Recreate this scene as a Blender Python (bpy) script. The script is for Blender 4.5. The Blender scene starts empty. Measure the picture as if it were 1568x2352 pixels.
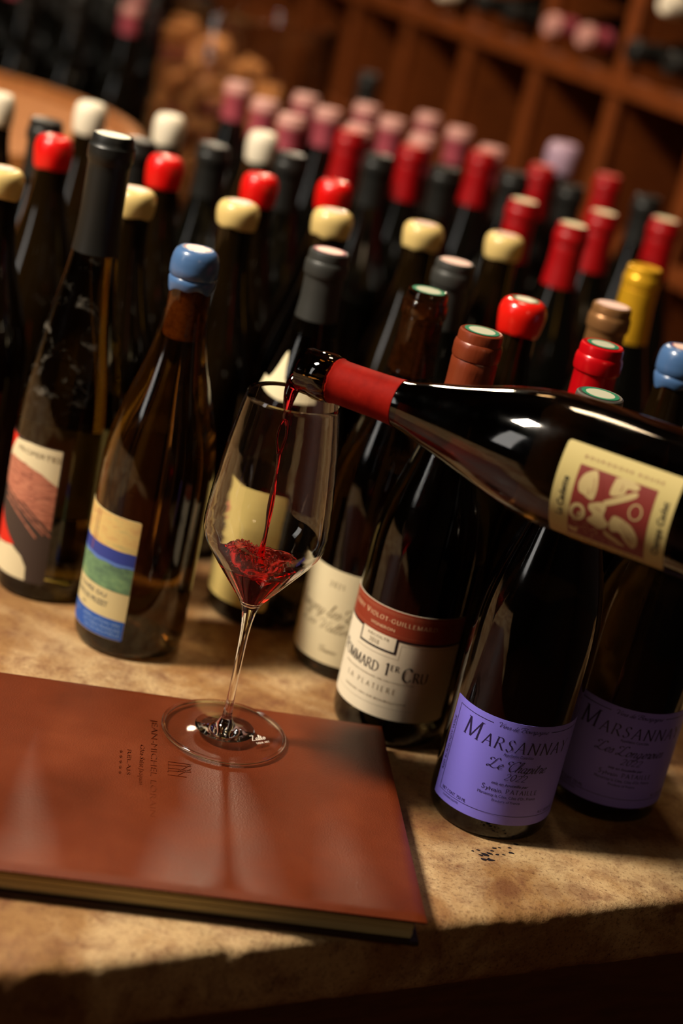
import bpy, bmesh, math, random
import numpy as np
from mathutils import Vector, Matrix, noise
random.seed(7)
sc = bpy.context.scene
C = sc.collection
R_ = math.radians

def srgb(r, g, b):
    f = lambda c: (c/255/12.92) if c <= 10 else ((c/255+.055)/1.055)**2.4
    return (f(r), f(g), f(b), 1.0)

# ------------------------------------------------------------------ camera, world, lights
cam = bpy.data.cameras.new('camera'); camo = bpy.data.objects.new('camera', cam); C.objects.link(camo)
cam.sensor_fit = 'AUTO'; cam.sensor_width = 36; cam.lens = 59.81; cam.clip_start = .02; cam.clip_end = 50
Rv, Uv, Fv = Vector((.9756802, .07551876, .20577916)), Vector((-.21919887, .33614298, .91594746)), Vector((0, .93877836, -.34452168))
camo.matrix_world = Matrix(((Rv.x, Uv.x, -Fv.x, 0), (Rv.y, Uv.y, -Fv.y, 0), (Rv.z, Uv.z, -Fv.z, .56167), (0, 0, 0, 1)))
cam.dof.use_dof = True; cam.dof.focus_distance = 1.085; cam.dof.aperture_fstop = 3.0
sc.camera = camo
w = bpy.data.worlds.new('world'); sc.world = w; w.use_nodes = True
w.node_tree.nodes['Background'].inputs[0].default_value = (1, .78, .55, 1)
w.node_tree.nodes['Background'].inputs[1].default_value = .006
sc.view_settings.view_transform = 'Standard'; sc.view_settings.look = 'None'
sc.view_settings.gamma = 1; sc.view_settings.use_curve_mapping = False
sc.view_settings.exposure = 0
cy = sc.cycles
cy.max_bounces = 16; cy.transmission_bounces = 14; cy.glossy_bounces = 6; cy.diffuse_bounces = 3
cy.transparent_max_bounces = 8; cy.sample_clamp_indirect = 2.5; cy.blur_glossy = .3
cy.caustics_reflective = False; cy.caustics_refractive = True

def area(name, loc, target, size, power, color, size_y=None, spread=None):
    l = bpy.data.lights.new(name, 'AREA'); l.energy = power; l.color = color
    l.size = size
    if size_y: l.shape = 'RECTANGLE'; l.size_y = size_y
    if spread: l.spread = R_(spread)
    o = bpy.data.objects.new(name, l); C.objects.link(o); o.location = loc
    o.rotation_euler = (Vector(target)-Vector(loc)).to_track_quat('-Z', 'Y').to_euler()
    return o
area('key_lamp', (-1.25, .74, 1.75), (0, 1.05, .1), .26, 84, (1, .88, .71), .34)        # main warm lamp from the left
area('back_lamp', (-.47, 3.55, 1.55), (-.05, .95, .1), .15, 22, (1, .80, .55), .15)     # low lamp behind the bottles
area('ceiling_lamp', (-.05, 1.9, 1.9), (-.05, 2.0, 0), .25, 8.5, (1, .72, .44), .25)                 # ceiling lamp above the table
area('rack_fill', (-.15, 2.6, 1.5), (.25, 2.75, .1), .12, 1.2, (1, .55, .22), .12)             # added orange fill to light the wine rack, no real lamp there
area('window_light', (-1.9, .1, .95), (0, 1.2, .15), .35, 5, (1, .95, .88), 1.0)               # pale daylight from the side window
area('front_fill', (1.15, -1.0, 1.5), (.2, .9, 0), .3, 2.6, (1, .70, .42), .3)                   # added dim fill from behind the camera, lifts the slab's dark front face


# ------------------------------------------------------------------ helpers
def M(name, col, rough=.5, metal=0, spec=.5, trans=0, ior=1.45, coat=0, alpha=1):
    m = bpy.data.materials.new(name); m.use_nodes = True
    b = m.node_tree.nodes['Principled BSDF']
    b.inputs['Base Color'].default_value = col if len(col) == 4 else (*col, 1)
    b.inputs['Roughness'].default_value = rough; b.inputs['Metallic'].default_value = metal
    b.inputs['Specular IOR Level'].default_value = spec
    b.inputs['Transmission Weight'].default_value = trans; b.inputs['IOR'].default_value = ior
    b.inputs['Coat Weight'].default_value = coat
    return m
def nodes(m): return m.node_tree.nodes, m.node_tree.links, m.node_tree.nodes['Principled BSDF']
def coord(m, scale, kind='Object'):
    N, L, b = nodes(m)
    t = N.new('ShaderNodeTexCoord'); mp = N.new('ShaderNodeMapping'); L.new(t.outputs[kind], mp.inputs[0])
    mp.inputs['Scale'].default_value = scale if hasattr(scale, '__len__') else (scale,)*3
    return mp.outputs[0]
def noisef(m, vec, scale, detail=4, rough=.55, dist=0):
    N, L, b = nodes(m); n = N.new('ShaderNodeTexNoise'); L.new(vec, n.inputs['Vector'])
    n.inputs['Scale'].default_value = scale; n.inputs['Detail'].default_value = detail
    n.inputs['Roughness'].default_value = rough; n.inputs['Distortion'].default_value = dist
    return n.outputs['Fac']
def ramp(m, fac, stops):
    N, L, b = nodes(m); r = N.new('ShaderNodeValToRGB'); L.new(fac, r.inputs[0])
    while len(r.color_ramp.elements) < len(stops): r.color_ramp.elements.new(.5)
    for e, (p, c) in zip(r.color_ramp.elements, stops): e.position = p; e.color = c if len(c) == 4 else (*c, 1)
    return r.outputs[0]
def mixc(m, fac, a, b_, mode='MIX'):
    N, L, b = nodes(m); x = N.new('ShaderNodeMix'); x.data_type = 'RGBA'; x.blend_type = mode
    for s, v in ((0, fac), (6, a), (7, b_)):
        if hasattr(v, 'default_value') or hasattr(v, 'is_output'): L.new(v, x.inputs[s])
        else: x.inputs[s].default_value = v
    return x.outputs[2]
def bump(m, fac, strength=.3, dist=.001):
    N, L, b = nodes(m); u = N.new('ShaderNodeBump'); L.new(fac, u.inputs['Height'])
    u.inputs['Strength'].default_value = strength; u.inputs['Distance'].default_value = dist
    L.new(u.outputs[0], b.inputs['Normal'])
def link(m, out, inp):
    N, L, b = nodes(m); L.new(out, b.inputs[inp])
def setcol(m, out): link(m, out, 'Base Color')
def maprange(m, fac, a, b_, c, d):
    N, L, b = nodes(m); x = N.new('ShaderNodeMapRange'); L.new(fac, x.inputs[0])
    for i, v in enumerate((a, b_, c, d)): x.inputs[i+1].default_value = v
    return x.outputs[0]

def mesh_of(bm, name, mat, smooth=True, ang=35):
    bmesh.ops.recalc_face_normals(bm, faces=bm.faces)
    me = bpy.data.meshes.new(name); bm.to_mesh(me); bm.free()
    if mat: me.materials.append(mat)
    if smooth:
        me.polygons.foreach_set('use_smooth', [True]*len(me.polygons))
        me.set_sharp_from_angle(angle=R_(ang))
    return me
def obj(name, me, parent=None, loc=None, **kw):
    o = bpy.data.objects.new(name, me); C.objects.link(o)
    if parent: o.parent = parent
    if loc is not None: o.location = loc
    for k, v in kw.items(): o[k] = v
    return o
def thing(name, loc, label, cat, group=None, rz=0):
    o = bpy.data.objects.new(name, None); C.objects.link(o); o.location = loc; o.rotation_euler = (0, 0, rz)
    o.empty_display_size = .02
    o['label'] = label; o['category'] = cat
    if group: o['group'] = group
    return o
def lathe(prof, seg=48, bm=None, cx=0, cy_=0, wob=None):
    bm = bm or bmesh.new(); rings = []
    for k, (r, z) in enumerate(prof):
        if r < 1e-6: rings.append([bm.verts.new((cx, cy_, z))]); continue
        ring = []
        for i in range(seg):
            t = 2*math.pi*i/seg; rr, zz = (r, z) if wob is None else wob(k, t, r, z)
            ring.append(bm.verts.new((cx+rr*math.cos(t), cy_+rr*math.sin(t), zz)))
        rings.append(ring)
    for a, b in zip(rings, rings[1:]):
        n = max(len(a), len(b))
        for i in range(n):
            j = (i+1) % n
            if len(a) == 1 and len(b) == 1: continue
            if len(a) == 1: bm.faces.new((a[0], b[i], b[j]))
            elif len(b) == 1: bm.faces.new((a[i], a[j], b[0]))
            else: bm.faces.new((a[i], a[j], b[j], b[i]))
    return bm
def smooth_prof(pts, n=4):
    out = []
    P = [pts[0]]+list(pts)+[pts[-1]]
    for i in range(1, len(P)-2):
        for k in range(n):
            t = k/n; p0, p1, p2, p3 = P[i-1], P[i], P[i+1], P[i+2]
            out.append(tuple(.5*((2*p1[j])+(-p0[j]+p2[j])*t+(2*p0[j]-5*p1[j]+4*p2[j]-p3[j])*t*t+(-p0[j]+3*p1[j]-3*p2[j]+p3[j])*t**3) for j in range(len(p1))))
    out.append(tuple(P[-2]))
    return out
def box(bm, x0, x1, y0, y1, z0, z1, bev=0):
    g = bmesh.ops.create_cube(bm, size=1, matrix=Matrix.Translation(((x0+x1)/2, (y0+y1)/2, (z0+z1)/2)) @ Matrix.Diagonal((x1-x0, y1-y0, z1-z0, 1)))
    if bev:
        es = list({e for v in g['verts'] for e in v.link_edges})
        bmesh.ops.bevel(bm, geom=es, offset=bev, segments=2, profile=.5, affect='EDGES')
    return bm
def tube(path, radii, seg=12, bm=None, flat=None):
    bm = bm or bmesh.new(); rings = []
    for k, p in enumerate(path):
        p = Vector(p); a = Vector(path[max(k-1, 0)]); b = Vector(path[min(k+1, len(path)-1)])
        d = (b-a).normalized(); x = d.cross(Vector((0, 1, 0.01))).normalized(); y = d.cross(x)
        fl = flat[k] if flat else (1, 0)
        ca, sa = math.cos(fl[1]), math.sin(fl[1]); r = radii[k]; ring = []
        for i in range(seg):
            t = 2*math.pi*i/seg; u, v = r*math.cos(t), r*fl[0]*math.sin(t)
            ring.append(bm.verts.new(p+x*(u*ca-v*sa)+y*(u*sa+v*ca)))
        rings.append(ring)
    for a, b in zip(rings, rings[1:]):
        for i in range(seg): bm.faces.new((a[i], a[(i+1) % seg], b[(i+1) % seg], b[i]))
    bm.faces.new(rings[0]); bm.faces.new(rings[-1][::-1])
    return bm

# ------------------------------------------------------------------ flat print: strokes and polygons in label coordinates, wrapped on the bottle
G = {  # stroke letters on a unit cap height: (width, [polylines, 's' = smooth], [serif points])
'M': (1.05, [[(.14, 0), (.16, 1)], [(.16, 1), (.52, .04)], [(.52, .04), (.88, 1)], [(.88, 1), (.92, 0)]], [(.14, 0), (.92, 0), (.12, 1), (.92, 1)]),
'A': (.82, [[(.08, 0), (.42, 1)], [(.42, 1), (.76, 0)], [(.2, .36), (.64, .36)]], [(.08, 0), (.76, 0)]),
'R': (.78, [[(.14, 0), (.14, 1)], ['s', (.14, .98), (.42, .98), (.58, .76), (.42, .52), (.14, .5)], [(.36, .5), (.74, 0)]], [(.14, 0), (.12, 1), (.76, 0)]),
'S': (.6, [['s', (.5, .84), (.38, .98), (.22, .96), (.12, .8), (.2, .6), (.42, .44), (.5, .22), (.36, .03), (.2, .02), (.08, .16)]], []),
'N': (.9, [[(.14, 0), (.14, 1)], [(.14, 1), (.78, 0)], [(.78, 0), (.78, 1)]], [(.14, 0), (.1, 1), (.78, 1)]),
'Y': (.8, [[(.08, 1), (.4, .48)], [(.72, 1), (.4, .48)], [(.4, .48), (.4, 0)]], [(.08, 1), (.72, 1), (.4, 0)]),
'P': (.68, [[(.14, 0), (.14, 1)], ['s', (.14, .98), (.42, .98), (.58, .74), (.42, .47), (.14, .46)]], [(.14, 0), (.1, 1)]),
'O': (.92, [['s', (.46, 1), (.2, .9), (.08, .5), (.2, .1), (.46, 0), (.72, .1), (.84, .5), (.72, .9), (.46, 1)]], []),
'D': (.88, [[(.14, 0), (.14, 1)], ['s', (.14, .98), (.46, .95), (.74, .72), (.76, .36), (.5, .05), (.14, .02)]], [(.12, 0), (.12, 1)]),
'C': (.82, [['s', (.74, .8), (.58, .97), (.4, .99), (.16, .82), (.08, .5), (.16, .16), (.42, .01), (.6, .03), (.76, .2)]], []),
'G': (.88, [['s', (.74, .8), (.58, .97), (.4, .99), (.16, .82), (.08, .5), (.16, .16), (.42, .01), (.6, .03), (.74, .12)], [(.74, .12), (.74, .44)]], [(.72, .44)]),
'U': (.86, [['s', (.14, 1), (.14, .4), (.24, .06), (.46, 0), (.66, .08), (.74, .4), (.74, 1)]], [(.14, 1), (.74, 1)]),
'E': (.66, [[(.14, 0), (.14, 1)], [(.14, .98), (.54, .98)], [(.14, .52), (.46, .52)], [(.14, .02), (.56, .02)]], [(.12, 0), (.12, 1)]),
'L': (.64, [[(.14, 0), (.14, 1)], [(.14, .02), (.56, .02)]], [(.12, 0), (.14, 1)]),
'T': (.72, [[(.36, 0), (.36, 1)], [(.06, .98), (.66, .98)]], [(.36, 0)]),
'I': (.36, [[(.18, 0), (.18, 1)]], [(.18, 0), (.18, 1)]),
'V': (.8, [[(.08, 1), (.4, 0)], [(.4, 0), (.72, 1)]], [(.08, 1), (.72, 1)]),
'1': (.44, [[(.24, 0), (.24, 1)], [(.24, 1), (.08, .84)]], [(.24, 0)]),
'Z': (.7, [[(.1, .98), (.6, .98)], [(.6, .98), (.1, .02)], [(.1, .02), (.62, .02)]], []),
'B': (.7, [[(.14, 0), (.14, 1)], ['s', (.14, .98), (.42, .96), (.52, .76), (.4, .54), (.14, .52)], ['s', (.14, .52), (.46, .5), (.6, .26), (.46, .03), (.14, .02)]], [(.1, 0), (.1, 1)]),
'-': (.4, [[(.06, .4), (.34, .4)]], []), ' ': (.4, [], []), '.': (.25, [[(.1, 0), (.1, .08)]], []),
'2': (.56, [['s', (.08, .78), (.2, .97), (.4, .94), (.46, .72), (.34, .42), (.06, .02)], [(.06, .02), (.5, .04)]], []),
'0': (.56, [['s', (.28, 1), (.1, .82), (.06, .4), (.2, .02), (.38, .1), (.5, .5), (.44, .9), (.28, 1)]], []),
'8': (.56, [['s', (.28, .52), (.1, .7), (.28, .98), (.46, .76), (.28, .52), (.06, .26), (.28, 0), (.5, .26), (.28, .52)]], []),
}
K = {  # script letters
'L': (.8, [['s', (.66, .84), (.58, .98), (.42, .88), (.34, .5), (.22, .12), (.06, .0), (.0, .1), (.12, .16), (.4, .02), (.62, 0), (.84, .14)], ['s', (.02, .66), (-.06, .8), (.06, .9), (.24, .84)]], []),
'C': (.8, [['s', (.76, .82), (.74, .97), (.54, .97), (.3, .72), (.24, .32), (.4, .02), (.64, .04), (.82, .24)], ['s', (.02, .62), (-.08, .8), (.06, .92), (.26, .86)]], []),
'V': (.7, [['s', (-.1, .72), (-.06, .94), (.16, .96), (.3, .8), (.26, .4), (.24, .02)], ['s', (.24, .02), (.5, .4), (.66, .82), (.8, .96)]], []),
'B': (.8, [['s', (-.08, .6), (-.1, .86), (.14, .94), (.56, .98), (.78, .84), (.64, .6), (.4, .52), (.7, .44), (.72, .18), (.48, .0), (.2, .06), (.14, .2)], ['s', (.4, .92), (.28, .5), (.2, .04)]], []),
'S': (.7, [['s', (.7, .8), (.62, .98), (.36, .92), (.36, .66), (.52, .36), (.4, .06), (.12, .02), (.0, .18)]], []),
'e': (.38, [['s', (-.02, .12), (.2, .24), (.32, .38), (.24, .48), (.1, .34), (.08, .12), (.2, .0), (.4, .12)]], []),
'h': (.46, [['s', (.0, .1), (.2, .6), (.28, .94), (.18, .96), (.1, .6), (.04, .0)], ['s', (.06, .2), (.22, .46), (.34, .42), (.28, .12), (.34, .0), (.48, .12)]], []),
'a': (.46, [['s', (.34, .42), (.2, .48), (.06, .3), (.04, .08), (.16, 0), (.28, .14), (.36, .44)], ['s', (.36, .44), (.3, .1), (.36, 0), (.48, .12)]], []),
'p': (.46, [['s', (.0, .3), (.14, .48), (.08, .1), (-.02, -.34)], ['s', (.1, .2), (.28, .48), (.38, .34), (.3, .06), (.14, .0), (.08, .08)], ['s', (.3, .02), (.48, .12)]], []),
'i': (.26, [['s', (.0, .16), (.12, .46), (.06, .1), (.12, 0), (.26, .12)], [(.16, .64), (.18, .7)]], []),
't': (.3, [['s', (.0, .16), (.18, .8), (.08, .14), (.14, 0), (.3, .12)], [(.04, .52), (.3, .54)]], []),
'r': (.36, [['s', (.0, .14), (.14, .52), (.16, .42), (.32, .42), (.24, .12), (.28, .0), (.38, .12)]], []),
'n': (.5, [['s', (.0, .3), (.12, .46), (.08, .2), (.04, 0)], ['s', (.06, .2), (.24, .46), (.36, .4), (.3, .1), (.36, 0), (.5, .12)]], []),
's': (.34, [['s', (-.02, .1), (.2, .5), (.26, .24), (.2, .02), (.04, .04)], ['s', (.18, .0), (.34, .12)]], []),
'd': (.48, [['s', (.32, .42), (.2, .48), (.06, .3), (.04, .08), (.16, 0), (.28, .14), (.48, .96)], ['s', (.4, .6), (.3, .1), (.38, 0), (.5, .12)]], []),
'o': (.42, [['s', (.24, .48), (.08, .34), (.06, .08), (.18, 0), (.32, .16), (.34, .38), (.24, .48), (.3, .38), (.44, .38)]], []),
'u': (.48, [['s', (.0, .2), (.12, .46), (.06, .1), (.14, 0), (.28, .16), (.36, .46)], ['s', (.36, .46), (.3, .1), (.36, 0), (.5, .12)]], []),
'g': (.46, [['s', (.34, .42), (.2, .48), (.06, .3), (.06, .08), (.16, .02), (.28, .14), (.36, .44)], ['s', (.36, .44), (.24, -.1), (.1, -.36), (.0, -.26), (.14, -.1), (.46, .12)]], []),
'y': (.46, [['s', (.0, .3), (.12, .46), (.06, .1), (.14, 0), (.28, .16), (.36, .46)], ['s', (.36, .46), (.24, -.1), (.1, -.36), (.0, -.26), (.14, -.1), (.46, .12)]], []),
'l': (.28, [['s', (.0, .14), (.2, .6), (.26, .94), (.18, .94), (.08, .4), (.08, .04), (.16, 0), (.28, .12)]], []),
'v': (.42, [['s', (.0, .34), (.1, .46), (.12, .2), (.14, .0), (.28, .2), (.34, .46), (.44, .4)]], []),
'm': (.7, [['s', (.0, .3), (.12, .46), (.08, .2), (.04, 0)], ['s', (.06, .2), (.22, .46), (.3, .36), (.26, 0)], ['s', (.28, .2), (.44, .46), (.54, .36), (.5, .1), (.56, 0), (.7, .12)]], []),
'-': (.34, [[(.04, .26), (.26, .26)]], []), ' ': (.3, [], []),
'2': G['2'], '0': G['0'], '1': G['1'],
}
def spl(pts, n=5):
    return smooth_prof([tuple(p) for p in pts], n)
class Print:
    """collects polygons (x right, y up, metres) and wraps them on a cylinder"""
    def __init__(s): s.polys = []
    def poly(s, pts): s.polys.append([tuple(p) for p in pts]); return s
    def rect(s, x0, y0, x1, y1): return s.poly([(x0, y0), (x1, y0), (x1, y1), (x0, y1)])
    def blob(s, pts, n=4):
        q = spl(list(pts)+[pts[0]], n)[:-1]; return s.poly(q)
    def stroke(s, pts, w0, w1, nib=.4, sub=1):
        q = []
        for a, b in zip(pts, pts[1:]):
            for k in range(sub): q.append((a[0]+(b[0]-a[0])*k/sub, a[1]+(b[1]-a[1])*k/sub))
        q.append(pts[-1]); L = []; Rr = []
        for i, p in enumerate(q):
            a = q[max(i-1, 0)]; b = q[min(i+1, len(q)-1)]; dx, dy = b[0]-a[0], b[1]-a[1]; l = math.hypot(dx, dy) or 1
            dx /= l; dy /= l; th = math.atan2(dy, dx)
            wd = (w0+(w1-w0)*abs(math.sin(th-nib))**2)/2
            L.append((p[0]-dy*wd, p[1]+dx*wd)); Rr.append((p[0]+dy*wd, p[1]-dx*wd))
        for i in range(len(q)-1): s.poly([L[i], Rr[i], Rr[i+1], L[i+1]])
        return s
    def text(s, t, x, y, h, font=G, slant=0, thin=.035, thick=.13, gap=.12, width=None, caps=None, serif=True, rot=0, big=None):
        """x,y = left baseline; small caps when caps < 1 after the first letter of a word"""
        tot = 0; lay = []
        for i, c in enumerate(t):
            k = h
            if caps and not (i == 0 or t[i-1] == ' '): k = h*caps
            g = font.get(c) or font.get(c.upper()) or font[' ']
            lay.append((g, tot, k)); tot += (g[0]+gap)*k
        sx = (width/tot) if width else 1
        cr, sr = math.cos(rot), math.sin(rot)
        def tr(px, py, off, k):
            X = (off+px*k+slant*py*k)*sx; Y = py*k
            return (x+X*cr-Y*sr, y+X*sr+Y*cr)
        for g, off, k in lay:
            for st in g[1]:
                q = spl(st[1:]) if st[0] == 's' else st
                s.stroke([tr(px, py, off, k) for px, py in q], thin*k, thick*k, nib=.4+rot, sub=1 if st[0] == 's' else 3)
            if serif and font is G:
                for px, py in g[2]:
                    yy = py-.02 if py > .5 else py
                    s.poly([tr(px-.09, yy, off, k), tr(px+.09, yy, off, k), tr(px+.09, yy+.035, off, k), tr(px-.09, yy+.035, off, k)])
        return s
    def sans(s, t, x, y, h, width=None, slant=0, rot=0, center=False, bold=0):
        cu = bpy.data.curves.new('t', 'FONT'); cu.body = t; cu.size = h*1.4; cu.shear = slant; cu.resolution_u = 2; cu.offset = bold
        o = bpy.data.objects.new('t', cu); C.objects.link(o)
        dg = bpy.context.evaluated_depsgraph_get(); me = o.evaluated_get(dg).to_mesh()
        vs = [v.co.copy() for v in me.vertices]; fs = [list(p.vertices) for p in me.polygons]
        bpy.data.objects.remove(o); bpy.data.curves.remove(cu)
        if not vs: return s
        x0 = min(v.x for v in vs); x1 = max(v.x for v in vs); k = width/(x1-x0) if width else 1
        cr, sr = math.cos(rot), math.sin(rot); ox = -(x1-x0)*k/2 if center else 0
        for f in fs:
            s.poly([(x+((vs[i].x-x0)*k+ox)*cr-vs[i].y*sr, y+((vs[i].x-x0)*k+ox)*sr+vs[i].y*cr) for i in f])
        return s
    def mesh(s, name, mat, fmap, step=.0025, smooth=True):
        bm = bmesh.new()
        for p in s.polys:
            try: bm.faces.new([bm.verts.new((a, b, 0)) for a, b in p])
            except ValueError: pass
        if step and bm.verts:
            bmesh.ops.triangulate(bm, faces=[f for f in bm.faces if len(f.verts) > 4])
            xs = [v.co.x for v in bm.verts]; x = math.floor(min(xs)/step)*step+step
            while x < max(xs):
                bmesh.ops.bisect_plane(bm, geom=bm.verts[:]+bm.edges[:]+bm.faces[:], plane_co=(x, 0, 0), plane_no=(1, 0, 0), dist=1e-7)
                x += step
        for v in bm.verts: v.co = fmap(v.co.x, v.co.y)
        me = bpy.data.meshes.new(name); bm.to_mesh(me); bm.free(); me.materials.append(mat)
        if smooth: me.polygons.foreach_set('use_smooth', [True]*len(me.polygons))
        return me
def wrap(r, ang0=-90, off=.0002):
    def f(u, v):
        t = R_(ang0)+u/r; return Vector(((r+off)*math.cos(t), (r+off)*math.sin(t), v))
    return f
def label_sheet(r, a0, a1, z0, z1, mat, cuts=40, bottom=None, round_=.0015):
    """paper sheet wrapped round the bottle, with thickness; angles in degrees"""
    bm = bmesh.new(); n = cuts; rows = []
    for i in range(n+1):
        t = R_(a0+(a1-a0)*i/n)
        e = min(i, n-i)*abs(R_(a1-a0))*r/n; dz = 0 if e > round_ else round_-math.sqrt(max(0, round_**2-(round_-e)**2))
        rows.append([bm.verts.new((rr*math.cos(t), rr*math.sin(t), z)) for rr, z in ((r-.0002, z0+dz), (r+.00018, z0+dz), (r+.00018, z1-dz), (r-.0002, z1-dz))])
    for a, b in zip(rows, rows[1:]):
        for k in range(4): bm.faces.new((a[k], b[k], b[(k+1) % 4], a[(k+1) % 4]))
    bm.faces.new(rows[0]); bm.faces.new(rows[-1][::-1])
    return mesh_of(bm, 'label', mat, ang=50)

# ------------------------------------------------------------------ materials
def glass_mat(name, col, rough=.03, trans=1, ior=1.5, smudge=.0):
    m = M(name, col, rough, trans=trans, ior=ior, spec=.5)
    v = coord(m, 1)
    n = noisef(m, v, 26, 4)
    link(m, maprange(m, n, .42, .75, rough, rough+(.12 if trans else .05)), 'Roughness')
    return m
m_dark = glass_mat('dark_bottle_glass', (.0025, .0022, .0014, 1), .05, trans=0)
m_darkbrown = glass_mat('dark_brown_bottle_glass', (.007, .0035, .0008, 1), .06, trans=0)
m_amber = glass_mat('amber_bottle_glass', (.17, .085, .018, 1), .02)
m_olive = glass_mat('olive_bottle_glass', (.085, .052, .006, 1), .03)
m_deep = glass_mat('deep_green_bottle_glass', (.035, .024, .008, 1), .03)
m_pour = glass_mat('poured_bottle_glass', (.045, .018, .003, 1), .03)
m_mid = glass_mat('brown_bottle_glass', (.16, .09, .028, 1), .03)
# dusty shoulder of the olive bottle: real dust spots
N, L, b = nodes(m_olive)
vec = coord(m_olive, 1); d1 = noisef(m_olive, vec, 55, 6, .7, 1.2); d2 = noisef(m_olive, vec, 11, 3)
dd = N.new('ShaderNodeMath'); dd.operation = 'MULTIPLY'; L.new(maprange(m_olive, d1, .56, .70, 0, 1), dd.inputs[0]); L.new(maprange(m_olive, d2, .45, .62, 0, .5), dd.inputs[1])
dust = N.new('ShaderNodeBsdfDiffuse'); dust.inputs[0].default_value = (.30, .27, .22, 1)
mx = N.new('ShaderNodeMixShader'); L.new(dd.outputs[0], mx.inputs[0]); L.new(b.outputs[0], mx.inputs[1]); L.new(dust.outputs[0], mx.inputs[2]); L.new(mx.outputs[0], N['Material Output'].inputs[0])

def wax(name, col, rough=.32, coat=.25):
    m = M(name, col, rough, coat=coat); v = coord(m, 1)
    bump(m, noisef(m, v, 130, 3), .25, .0006); return m
m_wax_cream = wax('cream_wax', srgb(214, 186, 118)); m_wax_red = wax('red_wax', srgb(214, 12, 10)); m_wax_blue = wax('blue_wax', srgb(66, 98, 142))
m_wax_white = wax('white_wax', srgb(226, 214, 190), .45, .05); m_wax_red2 = wax('scarlet_wax', srgb(216, 24, 14), .25, .4)
m_wax_lilac = wax('lilac_wax', srgb(170, 140, 160), .5)
def foil(name, col, rough=.35, metal=.0, fold=0):
    m = M(name, col, rough, metal); v = coord(m, 1)
    if fold:
        bump(m, noisef(m, coord(m, (1, 1, .25)), 160, 2), fold, .001)
    else: bump(m, noisef(m, v, 300, 2), .12, .0004)
    return m
m_f_red = foil('red_foil', srgb(150, 0, 6), .42, 0); m_f_red_b = foil('bright_red_foil', srgb(190, 8, 18), .25, .2)
m_f_grey = foil('dark_grey_foil', srgb(50, 50, 47), .48, .1); m_f_black = foil('black_foil', srgb(24, 24, 22), .42, .1)
m_f_pink = foil('pink_foil', srgb(165, 72, 84), .42, .2); m_f_brown = foil('brown_foil', srgb(116, 48, 24), .34, .1, .5)
m_f_silver = foil('silver_grey_foil', srgb(104, 100, 94), .3, .5); m_f_bronze = foil('bronze_foil', srgb(142, 100, 60), .36, .45)
m_f_gold = foil('gold_foil', srgb(226, 170, 36), .34, .45, .5)
m_f_pour = M('worn_red_foil', srgb(158, 22, 20), .65, 0, spec=.06)
v = coord(m_f_pour, 1); n_ = noisef(m_f_pour, v, 60, 5, .7)
setcol(m_f_pour, ramp(m_f_pour, n_, [(.3, srgb(108, 10, 5)), (.6, srgb(130, 18, 9)), (.8, srgb(152, 44, 30))])); bump(m_f_pour, n_, .2, .0005)
def paper(name, col, rough=.6):
    m = M(name, col, rough, spec=.3); v = coord(m, 1); n = noisef(m, v, 700, 2)
    bump(m, n, .12, .0002); return m
m_paper = paper('cream_paper', srgb(222, 208, 170)); m_sealw = M('grey_white_seal', srgb(168, 168, 146), .5); m_paper2 = paper('warm_white_paper', srgb(226, 214, 188)); m_gold_paper = paper('straw_paper', srgb(206, 182, 110))
m_purple = paper('purple_paper', srgb(126, 116, 222), .5); m_kraft = paper('sand_paper', srgb(206, 188, 138))
m_redband = M('brick_red_print', srgb(136, 52, 32), .45)
m_ink = M('black_ink', srgb(24, 18, 24), .5); m_ink2 = M('faded_ink', srgb(128, 112, 84), .6); m_navy = M('indigo_ink', srgb(30, 20, 62), .5)
m_cream_ink = M('cream_ink', srgb(222, 190, 150), .5); m_maroon = M('maroon_ink', srgb(120, 40, 34), .55); m_rosy = M('rosy_ink', srgb(150, 84, 70), .55)
m_green_disc = M('green_seal', srgb(16, 112, 80), .4); m_white_disc = M('white_seal', srgb(206, 204, 180), .5); m_pinkish = M('pale_pink_seal', srgb(222, 186, 172), .5)
m_maroon_disc = M('maroon_seal', srgb(132, 40, 62), .45)
m_cork = M('cork', srgb(170, 112, 62), .85)
v = coord(m_cork, 1); n_ = noisef(m_cork, v, 240, 5, .7); setcol(m_cork, ramp(m_cork, n_, [(.3, srgb(96, 52, 22)), (.5, srgb(182, 118, 62)), (.75, srgb(206, 148, 88))])); bump(m_cork, n_, .4, .001)

# stone
m_stone = M('worn_tan_stone', srgb(190, 150, 100), .62, spec=.35)
v = coord(m_stone, 1); N, L, b = nodes(m_stone)
big = noisef(m_stone, v, 9, 6, .62, .4); mid = noisef(m_stone, v, 42, 6, .7, .3); fine = noisef(m_stone, v, 420, 4, .7)
base = ramp(m_stone, big, [(.30, srgb(116, 74, 40)), (.46, srgb(148, 110, 68)), (.58, srgb(186, 156, 114)), (.74, srgb(134, 90, 50))])
c2 = mixc(m_stone, maprange(m_stone, mid, .48, .68, 0, .75), base, srgb(104, 60, 36))
c3 = mixc(m_stone, maprange(m_stone, fine, .52, .70, 0, .8), c2, srgb(78, 46, 28))
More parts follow.
